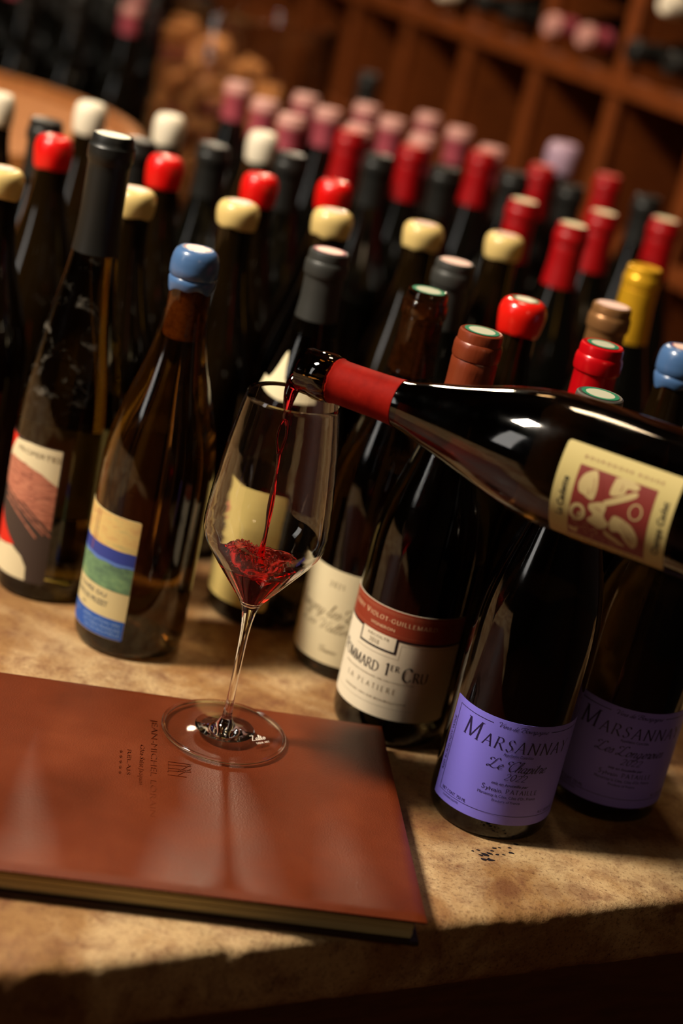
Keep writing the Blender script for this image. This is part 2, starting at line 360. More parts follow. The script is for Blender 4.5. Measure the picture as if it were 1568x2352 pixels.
# round wine stains, each with its own place on the slab
geo = N.new('ShaderNodeTexCoord'); prev = c3
for (sx, sy, sr, sa) in ((.153, .929, .011, .55), (.180, .9375, .009, .35), (.1987, .9451, .010, .4), (.2569, .9737, .007, .45), (.115, .985, .02, .3), (.03, 1.10, .03, .2), (-.2, 1.12, .025, .2)):
    dn = N.new('ShaderNodeVectorMath'); dn.operation = 'DISTANCE'; dn.inputs[1].default_value = (sx, sy, 0); L.new(geo.outputs['Object'], dn.inputs[0])
    ad = N.new('ShaderNodeMath'); ad.operation = 'MULTIPLY_ADD'; L.new(mid, ad.inputs[0]); ad.inputs[1].default_value = sr*1.2; L.new(dn.outputs['Value'], ad.inputs[2])
    prev = mixc(m_stone, maprange(m_stone, ad.outputs[0], sr*1.15, sr*1.75, sa, 0), prev, srgb(88, 40, 24))
setcol(m_stone, prev)
hm = N.new('ShaderNodeMath'); hm.operation = 'MULTIPLY_ADD'; L.new(mid, hm.inputs[0]); hm.inputs[1].default_value = 1.5; L.new(fine, hm.inputs[2])
bump(m_stone, hm.outputs[0], .5, .0009)
link(m_stone, maprange(m_stone, mid, .3, .7, .45, .75), 'Roughness')

# leather
def leather(name, cols, rough=.42):
    m = M(name, cols[1], rough, spec=.36); v = coord(m, 1); N, L, b = nodes(m)
    a = noisef(m, v, 12, 5, .6); g = noisef(m, v, 900, 3, .6); vo = N.new('ShaderNodeTexVoronoi'); vo.inputs['Scale'].default_value = 900; L.new(v, vo.inputs['Vector'])
    sc_ = noisef(m, coord(m, (1, 6, 1)), 60, 6, .8, 1)
    c = ramp(m, a, [(.3, cols[0]), (.55, cols[1]), (.75, cols[2])])
    setcol(m, mixc(m, maprange(m, sc_, .66, .74, 0, .35), c, srgb(124, 66, 38)))
    hs = N.new('ShaderNodeMath'); hs.operation = 'MULTIPLY_ADD'; L.new(g, hs.inputs[0]); hs.inputs[1].default_value = 1; L.new(vo.outputs[0], hs.inputs[2])
    bump(m, hs.outputs[0], .22, .0006); link(m, maprange(m, a, .3, .7, rough-.06, rough+.08), 'Roughness'); return m
m_leather = leather('chestnut_leather', (srgb(78, 28, 6), srgb(94, 36, 10), srgb(108, 46, 17)))
m_leather_d = leather('dark_leather', (srgb(40, 22, 16), srgb(46, 26, 18), srgb(58, 32, 22)))
m_pages = M('page_edges', srgb(206, 186, 134), .8); v = coord(m_pages, (1, 1, 40)); bump(m_pages, noisef(m_pages, v, 90, 3), .5, .0008)

def wood(name, c0, c1, scale=(1, 1, 1), rough=.55):
    m = M(name, c0, rough, spec=.35); v = coord(m, scale); n = noisef(m, v, 18, 6, .65, .6)
    setcol(m, ramp(m, n, [(.32, c0), (.68, c1)])); bump(m, n, .25, .001); return m
m_rack = wood('rack_wood', srgb(90, 40, 8), srgb(120, 58, 16), (2, 2, 8))
m_cask = wood('cask_oak', srgb(146, 84, 40), srgb(186, 124, 66), (8, 1.2, 1))
m_floor = wood('floor_wood', srgb(60, 34, 20), srgb(84, 48, 28), (1, 8, 1))
m_base = wood('table_base_wood', srgb(70, 40, 22), srgb(96, 56, 30), (1, 1, 6))
m_wall = M('dark_plaster', srgb(38, 27, 20), .9); bump(m_wall, noisef(m_wall, coord(m_wall, 1), 14, 5), .4, .01)
m_iron = M('black_iron', srgb(40, 36, 32), .5, .8)

# ------------------------------------------------------------------ room (structure)
e_ = Vector((.8634, .5045, 0)); n_v = Vector((-.5045, .8634, 0)); P0 = Vector((.105, .869, 0))
ROT = math.atan2(.5045, .8634)
def frame_obj(o): o.location = P0; o.rotation_euler = (0, 0, ROT); return o
def E2W(e, n, z): return P0+e_*e+n_v*n+Vector((0, 0, z))
def struct(name, x0, x1, y0, y1, z0, z1, mat):
    bm = box(bmesh.new(), x0, x1, y0, y1, z0, z1)
    return frame_obj(obj(name, mesh_of(bm, name, mat, False), kind='structure'))
FZ = -.90
floor = frame_obj(obj('floor', mesh_of(box(bmesh.new(), -2.6, 1.6, -2.6, 3.6, FZ-.06, FZ-.012), 'floor', m_floor, False), kind='structure'))
for k in range(30):                                  # floor boards
    bm = box(bmesh.new(), -2.6, 1.6, -2.6+k*.2067, -2.6+k*.2067+.2037, FZ-.012, FZ, .002)
    obj('floor_board', mesh_of(bm, 'floor_board', m_floor, False), floor)
struct('wall_back', -2.7, 1.7, 3.6, 3.7, FZ-.06, 2.3, m_wall)
struct('wall_front', -2.7, 1.7, -2.7, -2.6, FZ-.06, 2.3, m_wall)
struct('wall_left', -2.7, -2.6, -2.6, 3.6, FZ-.06, 2.3, m_wall)
struct('wall_right', 1.6, 1.7, -2.6, 3.6, FZ-.06, 2.3, m_wall)
struct('ceiling', -2.7, 1.7, -2.7, 3.7, 2.3, 2.4, m_wall)

# ------------------------------------------------------------------ stone table
T0, T1, TN = -1.45, .86, 2.62
tab = thing('stone_table', P0+Vector((0, 0, FZ)), 'long table with a worn tan stone top that carries all the bottles', 'table', rz=ROT)
def slab():
    bm = bmesh.new(); nx = 520; xs = np.concatenate([np.linspace(T0, -.55, 30, endpoint=False), np.linspace(-.55, .45, nx), np.linspace(.45, T1, 30)[1:]])
    prof = [(.30, 0), (.16, 0), (.09, 0), (.05, 0), (.03, 0), (.018, 0), (.010, -.0002), (.005, -.0012), (.0018, -.0032), (.0004, -.006), (0, -.010), (0, -.017), (0, -.025), (.0002, -.034), (.0008, -.042), (.003, -.0475), (.008, -.0502), (.04, -.0505), (.30, -.0505)]
    cols = []
    for x in xs:
        # lumps broken out of the edge near the left of the picture
        chip = .0035*math.exp(-((x+.222)/.016)**2)+.005*math.exp(-((x+.262)/.022)**2)+.003*math.exp(-((x+.133)/.010)**2)+.002*math.exp(-((x-.07)/.02)**2)
        col = []
        for (y, z) in prof:
            wgt = max(0, 1-abs(z+.006)/.03) if y < .05 else 0
            nn = noise.noise(Vector((x*22, y*20, z*40))); n2 = noise.noise(Vector((x*120, y*90+7, z*140))); n3 = noise.noise(Vector((x*400, y*300+3, z*400)))
            a = .0014*nn+.0007*n2+.0003*n3 if y < .02 else 0
            lo = chip*wgt*(.8+.35*n2)
            zz = z-lo*.75 if y < .012 and z > -.02 else z
            yy = y+a+lo*.9
            if y >= .02 and z > -.01: zz = z
            col.append(bm.verts.new((x, yy, zz+(a*.4 if z > -.012 and y < .02 else 0))))
        cols.append(col)
    for a, b in zip(cols, cols[1:]):
        for k in range(len(prof)-1): bm.faces.new((a[k], b[k], b[k+1], a[k+1]))
    # body behind the edge strip
    def q(x0, x1, y0, y1, z):
        return bm.faces.new([bm.verts.new(p) for p in ((x0, y0, z), (x1, y0, z), (x1, y1, z), (x0, y1, z))])
    q(T0, T1, .30, TN, 0); q(T0, T1, .30, TN, -.0505)
    for x in (T0, T1): bm.faces.new([bm.verts.new(p) for p in ((x, .0, 0), (x, TN, 0), (x, TN, -.0505), (x, .0, -.0505))])
    bm.faces.new([bm.verts.new(p) for p in ((T0, TN, 0), (T1, TN, 0), (T1, TN, -.0505), (T0, TN, -.0505))])
    me = bpy.data.meshes.new('slab'); 
    Mi = Matrix.Translation(P0) @ Matrix.Rotation(ROT, 4, 'Z')
    bmesh.ops.transform(bm, matrix=Mi, verts=bm.verts)   # mesh kept in room coordinates so the grain and stains sit where they are
    bm.to_mesh(me); bm.free(); me.materials.append(m_stone)
    me.polygons.foreach_set('use_smooth', [True]*len(me.polygons)); me.set_sharp_from_angle(angle=R_(50)); return me
so = obj('stone_slab', slab(), tab)
so.matrix_parent_inverse = (Matrix.Translation(P0+Vector((0, 0, FZ))) @ Matrix.Rotation(ROT, 4, 'Z')).inverted()
H0 = -FZ
bm = box(bmesh.new(), T0+.08, T1-.06, .10, TN-.08, .08, H0-.0505); obj('cabinet_body', mesh_of(bm, 'cabinet_body', m_base, False), tab)
bm = box(bmesh.new(), T0+.12, T1-.10, .14, TN-.12, 0, .08); obj('plinth', mesh_of(bm, 'plinth', m_base, False), tab)
# little black flecks of paint on the stone
bm = bmesh.new()
for (x, y, s) in [(.1363, .9612, 1.6), (.1436, .9696, 1.3), (.1421, .9582, 2.2), (.139, .9632, 2.6), (.1415, .9655, 2.0), (.1553, .9783, 1.2), (.1306, .9641, 1.), (.1598, .9846, 1.4), (.1378, .957, 1.7), (.147, .9665, 1.2), (.151, .968, 1.), (.1452, .9735, 1.3), (.1345, .9665, 1.1), (.1485, .9755, 1.), (.1562, .9722, 1.5)]:
    a0 = random.uniform(0, 6); vs = []
    for k in range(7):
        t = a0+k*2*math.pi/7; r = s*.0010*random.uniform(.5, 1.2); vs.append((x+r*math.cos(t)*1.3, y+r*math.sin(t)*.7))
    top = [bm.verts.new((p[0], p[1], .00035)) for p in vs]; bot = [bm.verts.new((p[0], p[1], -.0002)) for p in vs]
    bm.faces.new(top)
    for k in range(7): bm.faces.new((top[k], bot[k], bot[(k+1) % 7], top[(k+1) % 7]))
fo = obj('paint_flecks', mesh_of(bm, 'paint_flecks', m_ink, False), tab, label='small black paint flecks', kind='stuff')
fo.matrix_parent_inverse = so.matrix_parent_inverse.copy()

# ------------------------------------------------------------------ leather book
BT = .020
bk_ang = R_(9.8)
bk_corner = Vector((.1, .843, 0))     # right front corner
book = thing('leather_book', bk_corner, 'large brown leather bound menu book lying at the table edge under the wine glass', 'book', rz=bk_ang)
BW, BD = .47, .233
def cover(z0, z1, name, mat, ov=0, bulge=0):
    bm = bmesh.new(); box(bm, -BW, ov, -ov, BD, z0, z1, .0009)
    return obj(name, mesh_of(bm, name, mat, ang=40), book)
def top_cover():
    nx, ny = 120, 60; bm = bmesh.new(); g = []
    for i in range(nx+1):
        row = []
        for j in range(ny+1):
            x = -BW+BW*i/nx; y = BD*j/ny
            edge = min(abs(x), y, BD-y); rr = .0022
            z = BT - (rr-math.sqrt(max(0, rr*rr-(rr-min(edge, rr))**2)) if edge < rr else 0)*.8
            wv = .0012*noise.noise(Vector((x*6, y*7, 0)))*min(1, edge/.02)
            row.append(bm.verts.new((x, y, z+wv-.0002)))
        g.append(row)
    for i in range(nx):
        for j in range(ny): bm.faces.new((g[i][j], g[i+1][j], g[i+1][j+1], g[i][j+1]))
    ret = bmesh.ops.extrude_face_region(bm, geom=bm.faces[:])
    for v in [x for x in ret['geom'] if isinstance(x, bmesh.types.BMVert)]: v.co.z = BT-.0032
    oo = obj('front_cover', mesh_of(bm, 'front_cover', m_leather, ang=60), book); return oo
top_cover()
cover(.0002, .0030, 'back_cover', m_leather_d, -.001)
# page block: separate leaves bunched in signatures
bm = bmesh.new(); k = 0; z = .0031
while z < BT-.0034:
    dz = random.uniform(.0006, .0011); r = random.uniform(.0005, .0016)
    box(bm, -BW+.004, -.005-r, .004+r, BD-.004-r, z, min(z+dz, BT-.0033)); z += dz+.00008
obj('page_block', mesh_of(bm, 'page_block', m_pages, False), book, kind='stuff')
# pressed lettering and emblem (reads when the book is turned)
def book_local(x, y):
    v = Matrix.Rotation(-bk_ang, 4, 'Z') @ (Vector((x, y, 0))-bk_corner); return v
def emboss(pr, name):
    me = pr.mesh(name, m_leather, lambda u, v: Vector((u, v, 0)), step=None, smooth=False)
    bm = bmesh.new(); bm.from_mesh(me); bpy.data.meshes.remove(me)
    ret = bmesh.ops.extrude_face_region(bm, geom=bm.faces[:])
    for v in [x for x in ret['geom'] if isinstance(x, bmesh.types.BMVert)]: v.co.z = .0008
    bmesh.ops.translate(bm, verts=bm.verts, vec=(0, 0, BT-.0005))
    return obj(name, mesh_of(bm, name, m_leather, False), book)
p0 = book_local(-.0925, 1.006)
pr = Print(); pr.sans('JEAN-MICHEL LORAIN', p0.x-.0005, p0.y, .0042, width=.121, rot=-math.pi/2, bold=-.00012)
emboss(pr, 'pressed_lettering')
pr = Print(); pr.sans('Côte Saint Jacques', p0.x-.0075, p0.y-.036, .0030, width=.050, rot=-math.pi/2, slant=.2)
pr.sans('RELAIS', p0.x-.0155, p0.y-.044, .0024, width=.032, rot=-math.pi/2); pr.sans('* * * * *', p0.x-.0215, p0.y-.046, .0028, width=.030, rot=-math.pi/2)
emboss(pr, 'pressed_small_lettering')
pr = Print(); cx, cy0 = p0.x+.0105, p0.y-.053
for (a, b) in (((0, 0), (.0150, 0)), ((0, -.004), (.0150, -.0025)), ((0, -.008), (.0150, -.0080)), ((0, -.0115), (.0150, -.0095)), ((.015, 0), (.006, -.0115)), ((.015, -.005), (.006, -.016)), ((0, 0), (0, -.013)), ((0, -.0165), (.012, -.0165))):
    pr.stroke([(cx+a[0], cy0+a[1]), (cx+b[0], cy0+b[1])], .0005, .0006, sub=2)
emboss(pr, 'pressed_emblem')

# ------------------------------------------------------------------ wine bottles
def prof_burg(h=.300, rb=.041, rn=.0144, sh=.125):
    s = smooth_prof([(rb, sh), (rb*.985, sh+.018), (rb*.93, sh+.036), (rb*.83, sh+.054), (rb*.70, sh+.072), (rb*.575, sh+.089), (rb*.475, sh+.105), (rn*1.14, sh+.121), (rn*1.03, sh+.135), (rn, .274)], 3)
    punt = smooth_prof([(0, .026), (.010, .023), (.020, .014), (.028, .004), (.033, .0004)], 3)
    low = [(rb*.865, 0), (rb*.93, .0014), (rb*.975, .0045), (rb*.995, .010), (rb, .018), (rb, .05), (rb, .09)]
    ring = [(rn, .281), (rn+.0008, .2818), (rn+.0013, .2835), (rn+.0013, .2895), (rn+.0008, .2915), (rn-.0006, .2925), (rn-.0009, .297), (rn-.0016, .2985), (rn-.0045, .2985), (0, .2975)]
    return punt+low+s+ring
def prof_flute(rb=.0377, h=.356):
    k = h/.300
    punt = smooth_prof([(0, .012), (.012, .010), (.024, .004), (.030, .0004)], 3)
    low = [(rb*.87, 0), (rb*.95, .0018), (rb*.99, .006), (rb, .014), (rb, .06), (rb, .11)]
    s = smooth_prof([(rb, .130), (rb*.985, .146), (rb*.94, .164), (rb*.865, .184), (rb*.76, .205), (rb*.65, .226), (rb*.55, .245), (rb*.475, .262), (.0160, .278), (.0150, .296), (.0145, .315), (.0145, .333)], 3)
    ring = [(.0145, .338), (.0158, .3385), (.0160, .343), (.0158, .347), (.0135, .348), (.0135, .3525), (.0125, .354), (0, .353)]
    return punt+low+s+ring
def body_mesh(name, mat, seg=56, **k): return mesh_of(lathe(prof_burg(**k), seg), name, mat, ang=30)
BODY = {
 'dark': body_mesh('bottle_glass', m_dark), 'brown': body_mesh('bottle_glass', m_darkbrown), 'deep': body_mesh('bottle_glass', m_deep, 72),
 'mid': body_mesh('bottle_glass', m_mid, 72), 'amber': body_mesh('bottle_glass', m_amber, 72), 'flute': mesh_of(lathe(prof_flute(), 72), 'bottle_glass', m_olive, ang=30), 'pour': body_mesh('bottle_glass', m_pour, 96, rb=.0405, rn=.0132),
}
def foil_mesh(mat, z0, rn=.0144, top=.2998, flare=0, bead=True, folds=0, zring=.281):
    rn2 = rn+.0006
    def rad(z):   # follow the neck
        return rn2+max(0, (.262-z))*.085+flare
    pr = [(rad(z0)-.0006, z0), (rad(z0), z0)]
    for z in np.linspace(z0+.004, zring-.002, 8): pr.append((rad(z), z))
    if bead: pr += [(rn2+.0002, zring-.0008), (rn2+.0013, zring), (rn2+.0017, zring+.002), (rn2+.0017, zring+.008), (rn2+.0011, zring+.0105), (rn2+.0003, zring+.0115), (rn2+.0003, top-.0025)]
    else: pr += [(rn2+.0001, top-.0025)]
    pr += [(rn2-.0002, top-.0008), (rn2-.0012, top), (rn2-.0020, top-.0003), (0, top-.0003)]
    def wob(k, t, r, z):
        if folds and z < zring: return r*(1+.02*abs(math.sin(t*folds/2))), z
        return r, z
    return mesh_of(lathe(pr, 48, wob=wob if folds else None), 'foil_cap', mat, ang=28)
def wax_mesh(mat, z0, r=.0172, top=.3008, drip=.0022, seed=0, step=False):
    H = top-z0
    pr = [(r*.86, z0), (r*.90, z0-.0004), (r*.93, z0+.0008), (r*.955, z0+H*.12), (r*.97, z0+H*.22)]
    pr += [(r*.90, z0+H*.27)] if step else []
    pr += [(r*.99, z0+H*.34), (r, z0+H*.48), (r*1.0, z0+H*.62), (r*.96, z0+H*.78), (r*.87, z0+H*.91), (r*.72, z0+H*.985), (r*.6, z0+H), (r*.56, top-.0006), (0, top-.0006)]
    def wob(k, t, rr, z):
        f = max(0, 1-(z-z0)/(H*.3))
        d = noise.noise(Vector((math.cos(t)*1.3+seed*5, math.sin(t)*1.3, seed)))
        d2 = noise.noise(Vector((math.cos(t)*1.1, math.sin(t)*1.1+seed*3, z*60)))
        return rr*(1+.03*d2), z+d*drip*2*f
    return mesh_of(lathe(pr, 48, wob=wob), 'wax_cap', mat, ang=60)
def disc_mesh(mat, r, z, ring=0):
    bm = bmesh.new()
    n = 36
    if ring:
        a = [bm.verts.new((r*math.cos(2*math.pi*i/n), r*math.sin(2*math.pi*i/n), z)) for i in range(n)]
        b = [bm.verts.new((ring*math.cos(2*math.pi*i/n), ring*math.sin(2*math.pi*i/n), z)) for i in range(n)]
        for i in range(n): bm.faces.new((a[i], a[(i+1) % n], b[(i+1) % n], b[i]))
    else:
        a = [bm.verts.new((r*math.cos(2*math.pi*i/n), r*math.sin(2*math.pi*i/n), z)) for i in range(n)]; bm.faces.new(a)
    return mesh_of(bm, 'seal', mat, False)
def ragged_disc(mat, r, z, seed):
    bm = bmesh.new(); n = 40
    a = [bm.verts.new(((r*(1+.25*noise.noise(Vector((math.cos(t)*2, math.sin(t)*2, seed)))))*math.cos(t), (r*(1+.25*noise.noise(Vector((math.cos(t)*2, math.sin(t)*2, seed)))))*math.sin(t), z)) for t in [2*math.pi*i/n for i in range(n)]]
    bm.faces.new(a); return mesh_of(bm, 'seal', mat, False)

CAPS = {
 'cream': ('wax_cap', [wax_mesh(m_wax_cream, .2800, .0176, seed=s, drip=.0012) for s in (1, 2, 3)]),
 'redwax': ('wax_cap', [wax_mesh(m_wax_red, .2735, .0166, seed=s, drip=.0008) for s in (4, 5)]),
 'white': ('wax_cap', [wax_mesh(m_wax_white, .270, .0163, seed=s, drip=.0008) for s in (6, 7)]),
 'bluewax': ('wax_cap', [wax_mesh(m_wax_blue, .2725, .0170, seed=8, drip=.0022, step=True)]),
 'scarlet': ('wax_cap', [wax_mesh(m_wax_red2, .2750, .0178, seed=9, drip=.0014)]),
 'lilac': ('wax_cap', [wax_mesh(m_wax_lilac, .262, .0215, seed=10)]),
 'red': ('foil_cap', [foil_mesh(m_f_red, .232, flare=.0006)]), 'redb': ('foil_cap', [foil_mesh(m_f_red_b, .236)]),
 'grey': ('foil_cap', [foil_mesh(m_f_grey, .236)]), 'black': ('foil_cap', [foil_mesh(m_f_black, .240)]),
 'pink': ('foil_cap', [foil_mesh(m_f_pink, .256)]), 'brown': ('foil_cap', [foil_mesh(m_f_brown, .236, folds=9, flare=.0008)]),
 'silver': ('foil_cap', [foil_mesh(m_f_silver, .236, bead=False, flare=.0007)]), 'bronze': ('foil_cap', [foil_mesh(m_f_bronze, .238)]),
 'gold': ('foil_cap', [foil_mesh(m_f_gold, .215, flare=.0014)]),
}
fz = [q[1] for q in prof_flute()]; fr_ = [q[0] for q in prof_flute()]; i0 = max(i for i, z_ in enumerate(fz) if z_ <= .2)
fr2 = lambda z_: float(np.interp(z_, fz[i0:], fr_[i0:]))
flp = [(fr2(.270)-.0002, .270), (fr2(.270)+.0006, .270)]+[(max(fr2(z_), .0148)+.0006, z_) for z_ in np.linspace(.273, .334, 14)]+[(.0158, .336), (.0168, .338), (.0170, .343), (.0168, .3475), (.0156, .3490), (.0152, .3510), (.0150, .3545), (.0142, .3560), (.0130, .3556), (0, .3556)]
CAPS['longgrey'] = ('foil_cap', [mesh_of(lathe(flp, 56), 'foil_cap', m_f_black, ang=28)])
m_clearcap = M('clear_capsule', (.9, .88, .82, 1), .08, trans=1, ior=1.25)
CAPS['clear'] = ('capsule', [foil_mesh(m_clearcap, .240, flare=.0006)])
D_gr = [disc_mesh(m_green_disc, .0120, .3000, .0092), disc_mesh(m_sealw, .0092, .3000)]
D_g2 = [disc_mesh(m_green_disc, .0112, .3000, .0082), disc_mesh(m_sealw, .0082, .3000)]
D_pk = [disc_mesh(m_pinkish, .0125, .3000)]
D_pk2 = [disc_mesh(m_pinkish, .0105, .3000), disc_mesh(m_maroon_disc, .0125, .3000, .0105)]
D_wx = [ragged_disc(m_pinkish, .0088, .3007, 3), ragged_disc(m_maroon_disc, .0105, .3005, 5)]
D_wg = [ragged_disc(m_white_disc, .0078, .3009, 3), ragged_disc(m_green_disc, .0108, .3007, 6)]
D_wh = [disc_mesh(m_white_disc, .0118, .3000), ]
D_sand = [disc_mesh(m_paper, .0125, .3000, .0), ]
D_redtop = [disc_mesh(M('pale_red_top', srgb(206, 92, 80), .45), .0125, .3000)]
cork_mesh = mesh_of(lathe([(0, .236), (.0090, .236), (.0095, .237), (.0095, .292), (0, .292)], 24), 'cork', m_cork)
DISC = {'green': D_gr, 'green2': D_g2, 'pink': D_pk, 'pinkm': D_pk2, 'waxpink': D_wx, 'waxgreen': D_wg, 'white': D_wh, 'sand': D_sand, 'redtop': D_redtop, None: []}
m_pale_foil = foil('pale_pink_foil', srgb(190, 136, 126), .5)
crown = mesh_of(lathe([(.0168, .287), (.0170, .2875), (.0170, .2925), (.0162, .2945), (.0154, .2955), (.0154, .2985), (.0146, .3001), (.0125, .3004), (0, .3003)], 40), 'crown', m_pale_foil, ang=30)
def bottle(x, y, h, body, cap, disc, label, group=None, base_h=.300, name='wine_bottle', k=0, dz=0, z=0):
    t = thing(name, (x, y, z), label, 'bottle', group, rz=0)
    t.scale = (1, 1, h/base_h)
    b_ = obj('bottle_glass', BODY[body], t)
    cn, cm = CAPS[cap]; c = obj(cn, cm[k % len(cm)], t, (0, 0, dz))
    if body not in ('flute', 'pour'): c.rotation_euler = (0, 0, random.uniform(0, 6.28) if cap not in ('bluewax', 'brown') else 0)
    if cap == 'pink': obj('crown', crown, c, label='pale top of the pink foil')
    for i, d in enumerate(DISC[disc]):
        obj('seal', d, c)
    return t
def add_label(t, me, prints):
    l = obj('label', me, t)
    for nm, pm in prints: obj(nm, pm, l)
    return l

# --- front bottles
A = bottle(-.218, 1.222, .356, 'flute', 'longgrey', None, 'tallest bottle, dusty olive glass, dark grey foil, red, black and cream art label', base_h=.356)
B = bottle(-.137, 1.16, .302, 'amber', 'bluewax', 'waxpink', 'brown glass bottle with blue wax cap and label of sand, blue and green bands')
Cb = bottle(-.0513, 1.263, .300, 'deep', 'grey', 'pinkm', 'bottle with dark grey foil and a large straw yellow label, seen through the wine glass')
D = bottle(.0262, 1.2032, .300, 'mid', 'clear', 'green', 'bottle with clear capsule and green ringed seal and a plain cream label with faint handwriting')
Eb = bottle(.0652, 1.1169, .300, 'deep', 'brown', 'green', 'bottle with brown foil cap and a cream label with a brick red band')
F = bottle(.1398, 1.0214, .300, 'deep', 'silver', 'green', 'bottle nearest the table edge with a bright purple label and silver grey foil')
Gb = bottle(.2213, 1.0797, .300, 'deep', 'silver', 'green', 'shaded purple label bottle standing right behind the nearest purple label bottle')
obj('seal', disc_mesh(m_white_disc, .0122, .3558), [c for c in A.children if c.name.startswith('foil_cap')][0])
for q in (A, B, D): obj('cork', cork_mesh, q, (0, 0, .056 if q is A else 0))

# label A
lab = label_sheet(.0377, -230, -77.9, .0150, .1255, M('charcoal_paper', srgb(64, 50, 44), .6))
wr = lambda off: (lambda a, z: Vector(((.0377+off)*math.cos(R_(a)), (.0377+off)*math.sin(R_(a)), z)))
def ang_poly(name, mat, pts, off, blob=False):
    p = Print(); (p.blob if blob else p.poly)(pts); return p.mesh(name, mat, wr(off), step=4)
m_scarlet = M('scarlet_print', srgb(214, 36, 20), .5); m_salmon = M('salmon_print', srgb(182, 112, 88), .6)
v = coord(m_salmon, (1, 1, 6)); setcol(m_salmon, ramp(m_salmon, noisef(m_salmon, v, 40, 5, .8, 2), [(.35, srgb(84, 50, 40)), (.48, srgb(176, 106, 84)), (.7, srgb(206, 142, 112))]))
prA = [('print', ang_poly('cream_print', m_paper, [(-175, .1150), (-150, .1225), (-120, .1250), (-79.5, .1247), (-79.5, .0962), (-122.9, .108), (-175, .104)], .0003)),
       ('print', ang_poly('red_print', m_scarlet, [(-228, .124), (-143.3, .1250), (-161.5, .1096), (-170, .0825), (-180, .0715), (-228, .06)], .00034)),
       ('print', ang_poly('salmon_print', m_salmon, [(-170, .103), (-150, .1085), (-123.1, .1077), (-100, .104), (-79.5, .0962), (-79.5, .060), (-91.4, .0661), (-114.2, .0763), (-155.6, .0825), (-170, .088)], .00038)),
       ('print', ang_poly('red_print', m_scarlet, [(-228, .066), (-168, .0641), (-149.2, .0556), (-122, .041), (-156.2, .0367), (-228, .036)], .0003)),
       ('print', ang_poly('cream_print', m_paper, [(-228, .0362), (-155.1, .0362), (-125, .0402), (-110, .0345), (-102.3, .0267), (-101, .0160), (-228, .0158)], .0003, False))]
ps = Print()
for (a, b_) in (((-157, .0838), (-78.8, .0551)), ((-152.6, .0790), (-87, .0560)), ((-150, .074), (-95, .052))):
    q = [(a[0]+(b_[0]-a[0])*i/8, a[1]+(b_[1]-a[1])*(i/8)**1.6) for i in range(9)]
    for i in range(8): ps.poly([(q[i][0], q[i][1]-.0006), (q[i+1][0], q[i+1][1]-.0006), (q[i+1][0], q[i+1][1]+.0012), (q[i][0], q[i][1]+.0012)])
prA.append(('print', ps.mesh('strokes', m_salmon, wr(.00042), step=None)))
pt = Print(); pt.sans('PROPERTES', -.033+.0377*R_(0), .1155, .0042, width=.038)
prA.append(('lettering', pt.mesh('lettering', m_ink2, wrap(.0377, -110+22, .00045), step=None)))
add_label(A, lab, prA)
obj('back_label', label_sheet(.0377, 30, 125, .052, .124, m_gold_paper), A, label='plain back label seen through the glass')

# label B : painted bands
rB = .041; lab = label_sheet(rB, -178, -88, .0150, .1087, m_kraft)
def band(z0, z1, mat, a0=-177.6, a1=-88.4, off=.00030, r=rB, nm='print', wav=0):
    p = Print(); n = 24
    for i in range(n):
        x0 = R_(a0+(a1-a0)*i/n+90)*r; x1 = R_(a0+(a1-a0)*(i+1)/n+90)*r
        d0 = wav*math.sin(i*.9); d1 = wav*math.sin((i+1)*.9)
        p.poly([(x0, z0+d0), (x1, z0+d1), (x1, z1+d1*.4), (x0, z1+d0*.4)])
    return (nm, p.mesh(nm, mat, wrap(r, -90, off)))
m_sand = M('sand_print', srgb(204, 172, 106), .6); v = coord(m_sand, (1, 1, 3)); setcol(m_sand, ramp(m_sand, noisef(m_sand, v, 60, 4, .7), [(.3, srgb(196, 150, 96)), (.55, srgb(212, 182, 112)), (.75, srgb(172, 160, 108))]))
m_bluep = M('blue_print', srgb(46, 62, 142), .5); m_greenp = M('green_print', srgb(96, 134, 98), .6); v = coord(m_greenp, (1, 1, 2)); setcol(m_greenp, ramp(m_greenp, noisef(m_greenp, v, 50, 4, .7), [(.35, srgb(76, 104, 84)), (.6, srgb(110, 146, 104)), (.8, srgb(150, 164, 108))]))
m_royal = M('royal_blue_print', srgb(34, 84, 168), .5)
prB = [band(.0835, .1083, m_sand), band(.0715, .0835, m_bluep, wav=.0005), band(.0520, .0725, m_greenp, off=.00027), band(.0154, .0305, m_royal)]
prB.append(band(.0718, .0740, M('light_blue_print', srgb(88, 120, 190), .5), off=.00036, wav=.0005))
p = Print(); p.sans('CUVÉE DU', -.048, .0455, .0034, width=.032); p.sans('PAYS DE MUZET', -.050, .0385, .0042, width=.036); p.sans('2021', -.040, .0335, .002)
prB.append(('lettering', p.mesh('lettering', M('grey_ink', srgb(90, 90, 92), .6), wrap(rB, -90, .0004))))
p = Print(); p.sans('APPELLATION VIN', -.036, .0255, .0026, width=.034); p.sans('DE TABLE FRANÇAIS', -.034, .0215, .0026, width=.033); p.sans('MIS EN BOUTEILLE', -.032, .0178, .0024, width=.031); p.sans('PRODUIT', -.056, .0245, .002, width=.014)
prB.append(('lettering', p.mesh('lettering', M('pale_blue_ink', srgb(140, 170, 214), .6), wrap(rB, -90, .0004))))
p = Print(); p.stroke([(-.0385, .1070), (-.0390, .0750)], .0006, .0010, sub=6); p.stroke([(-.0350, .1072), (-.0355, .0840)], .0004, .0007, sub=6)
prB.append(('print', p.mesh('print', m_rosy, wrap(rB, -90, .0004))))
add_label(B, lab, prB)

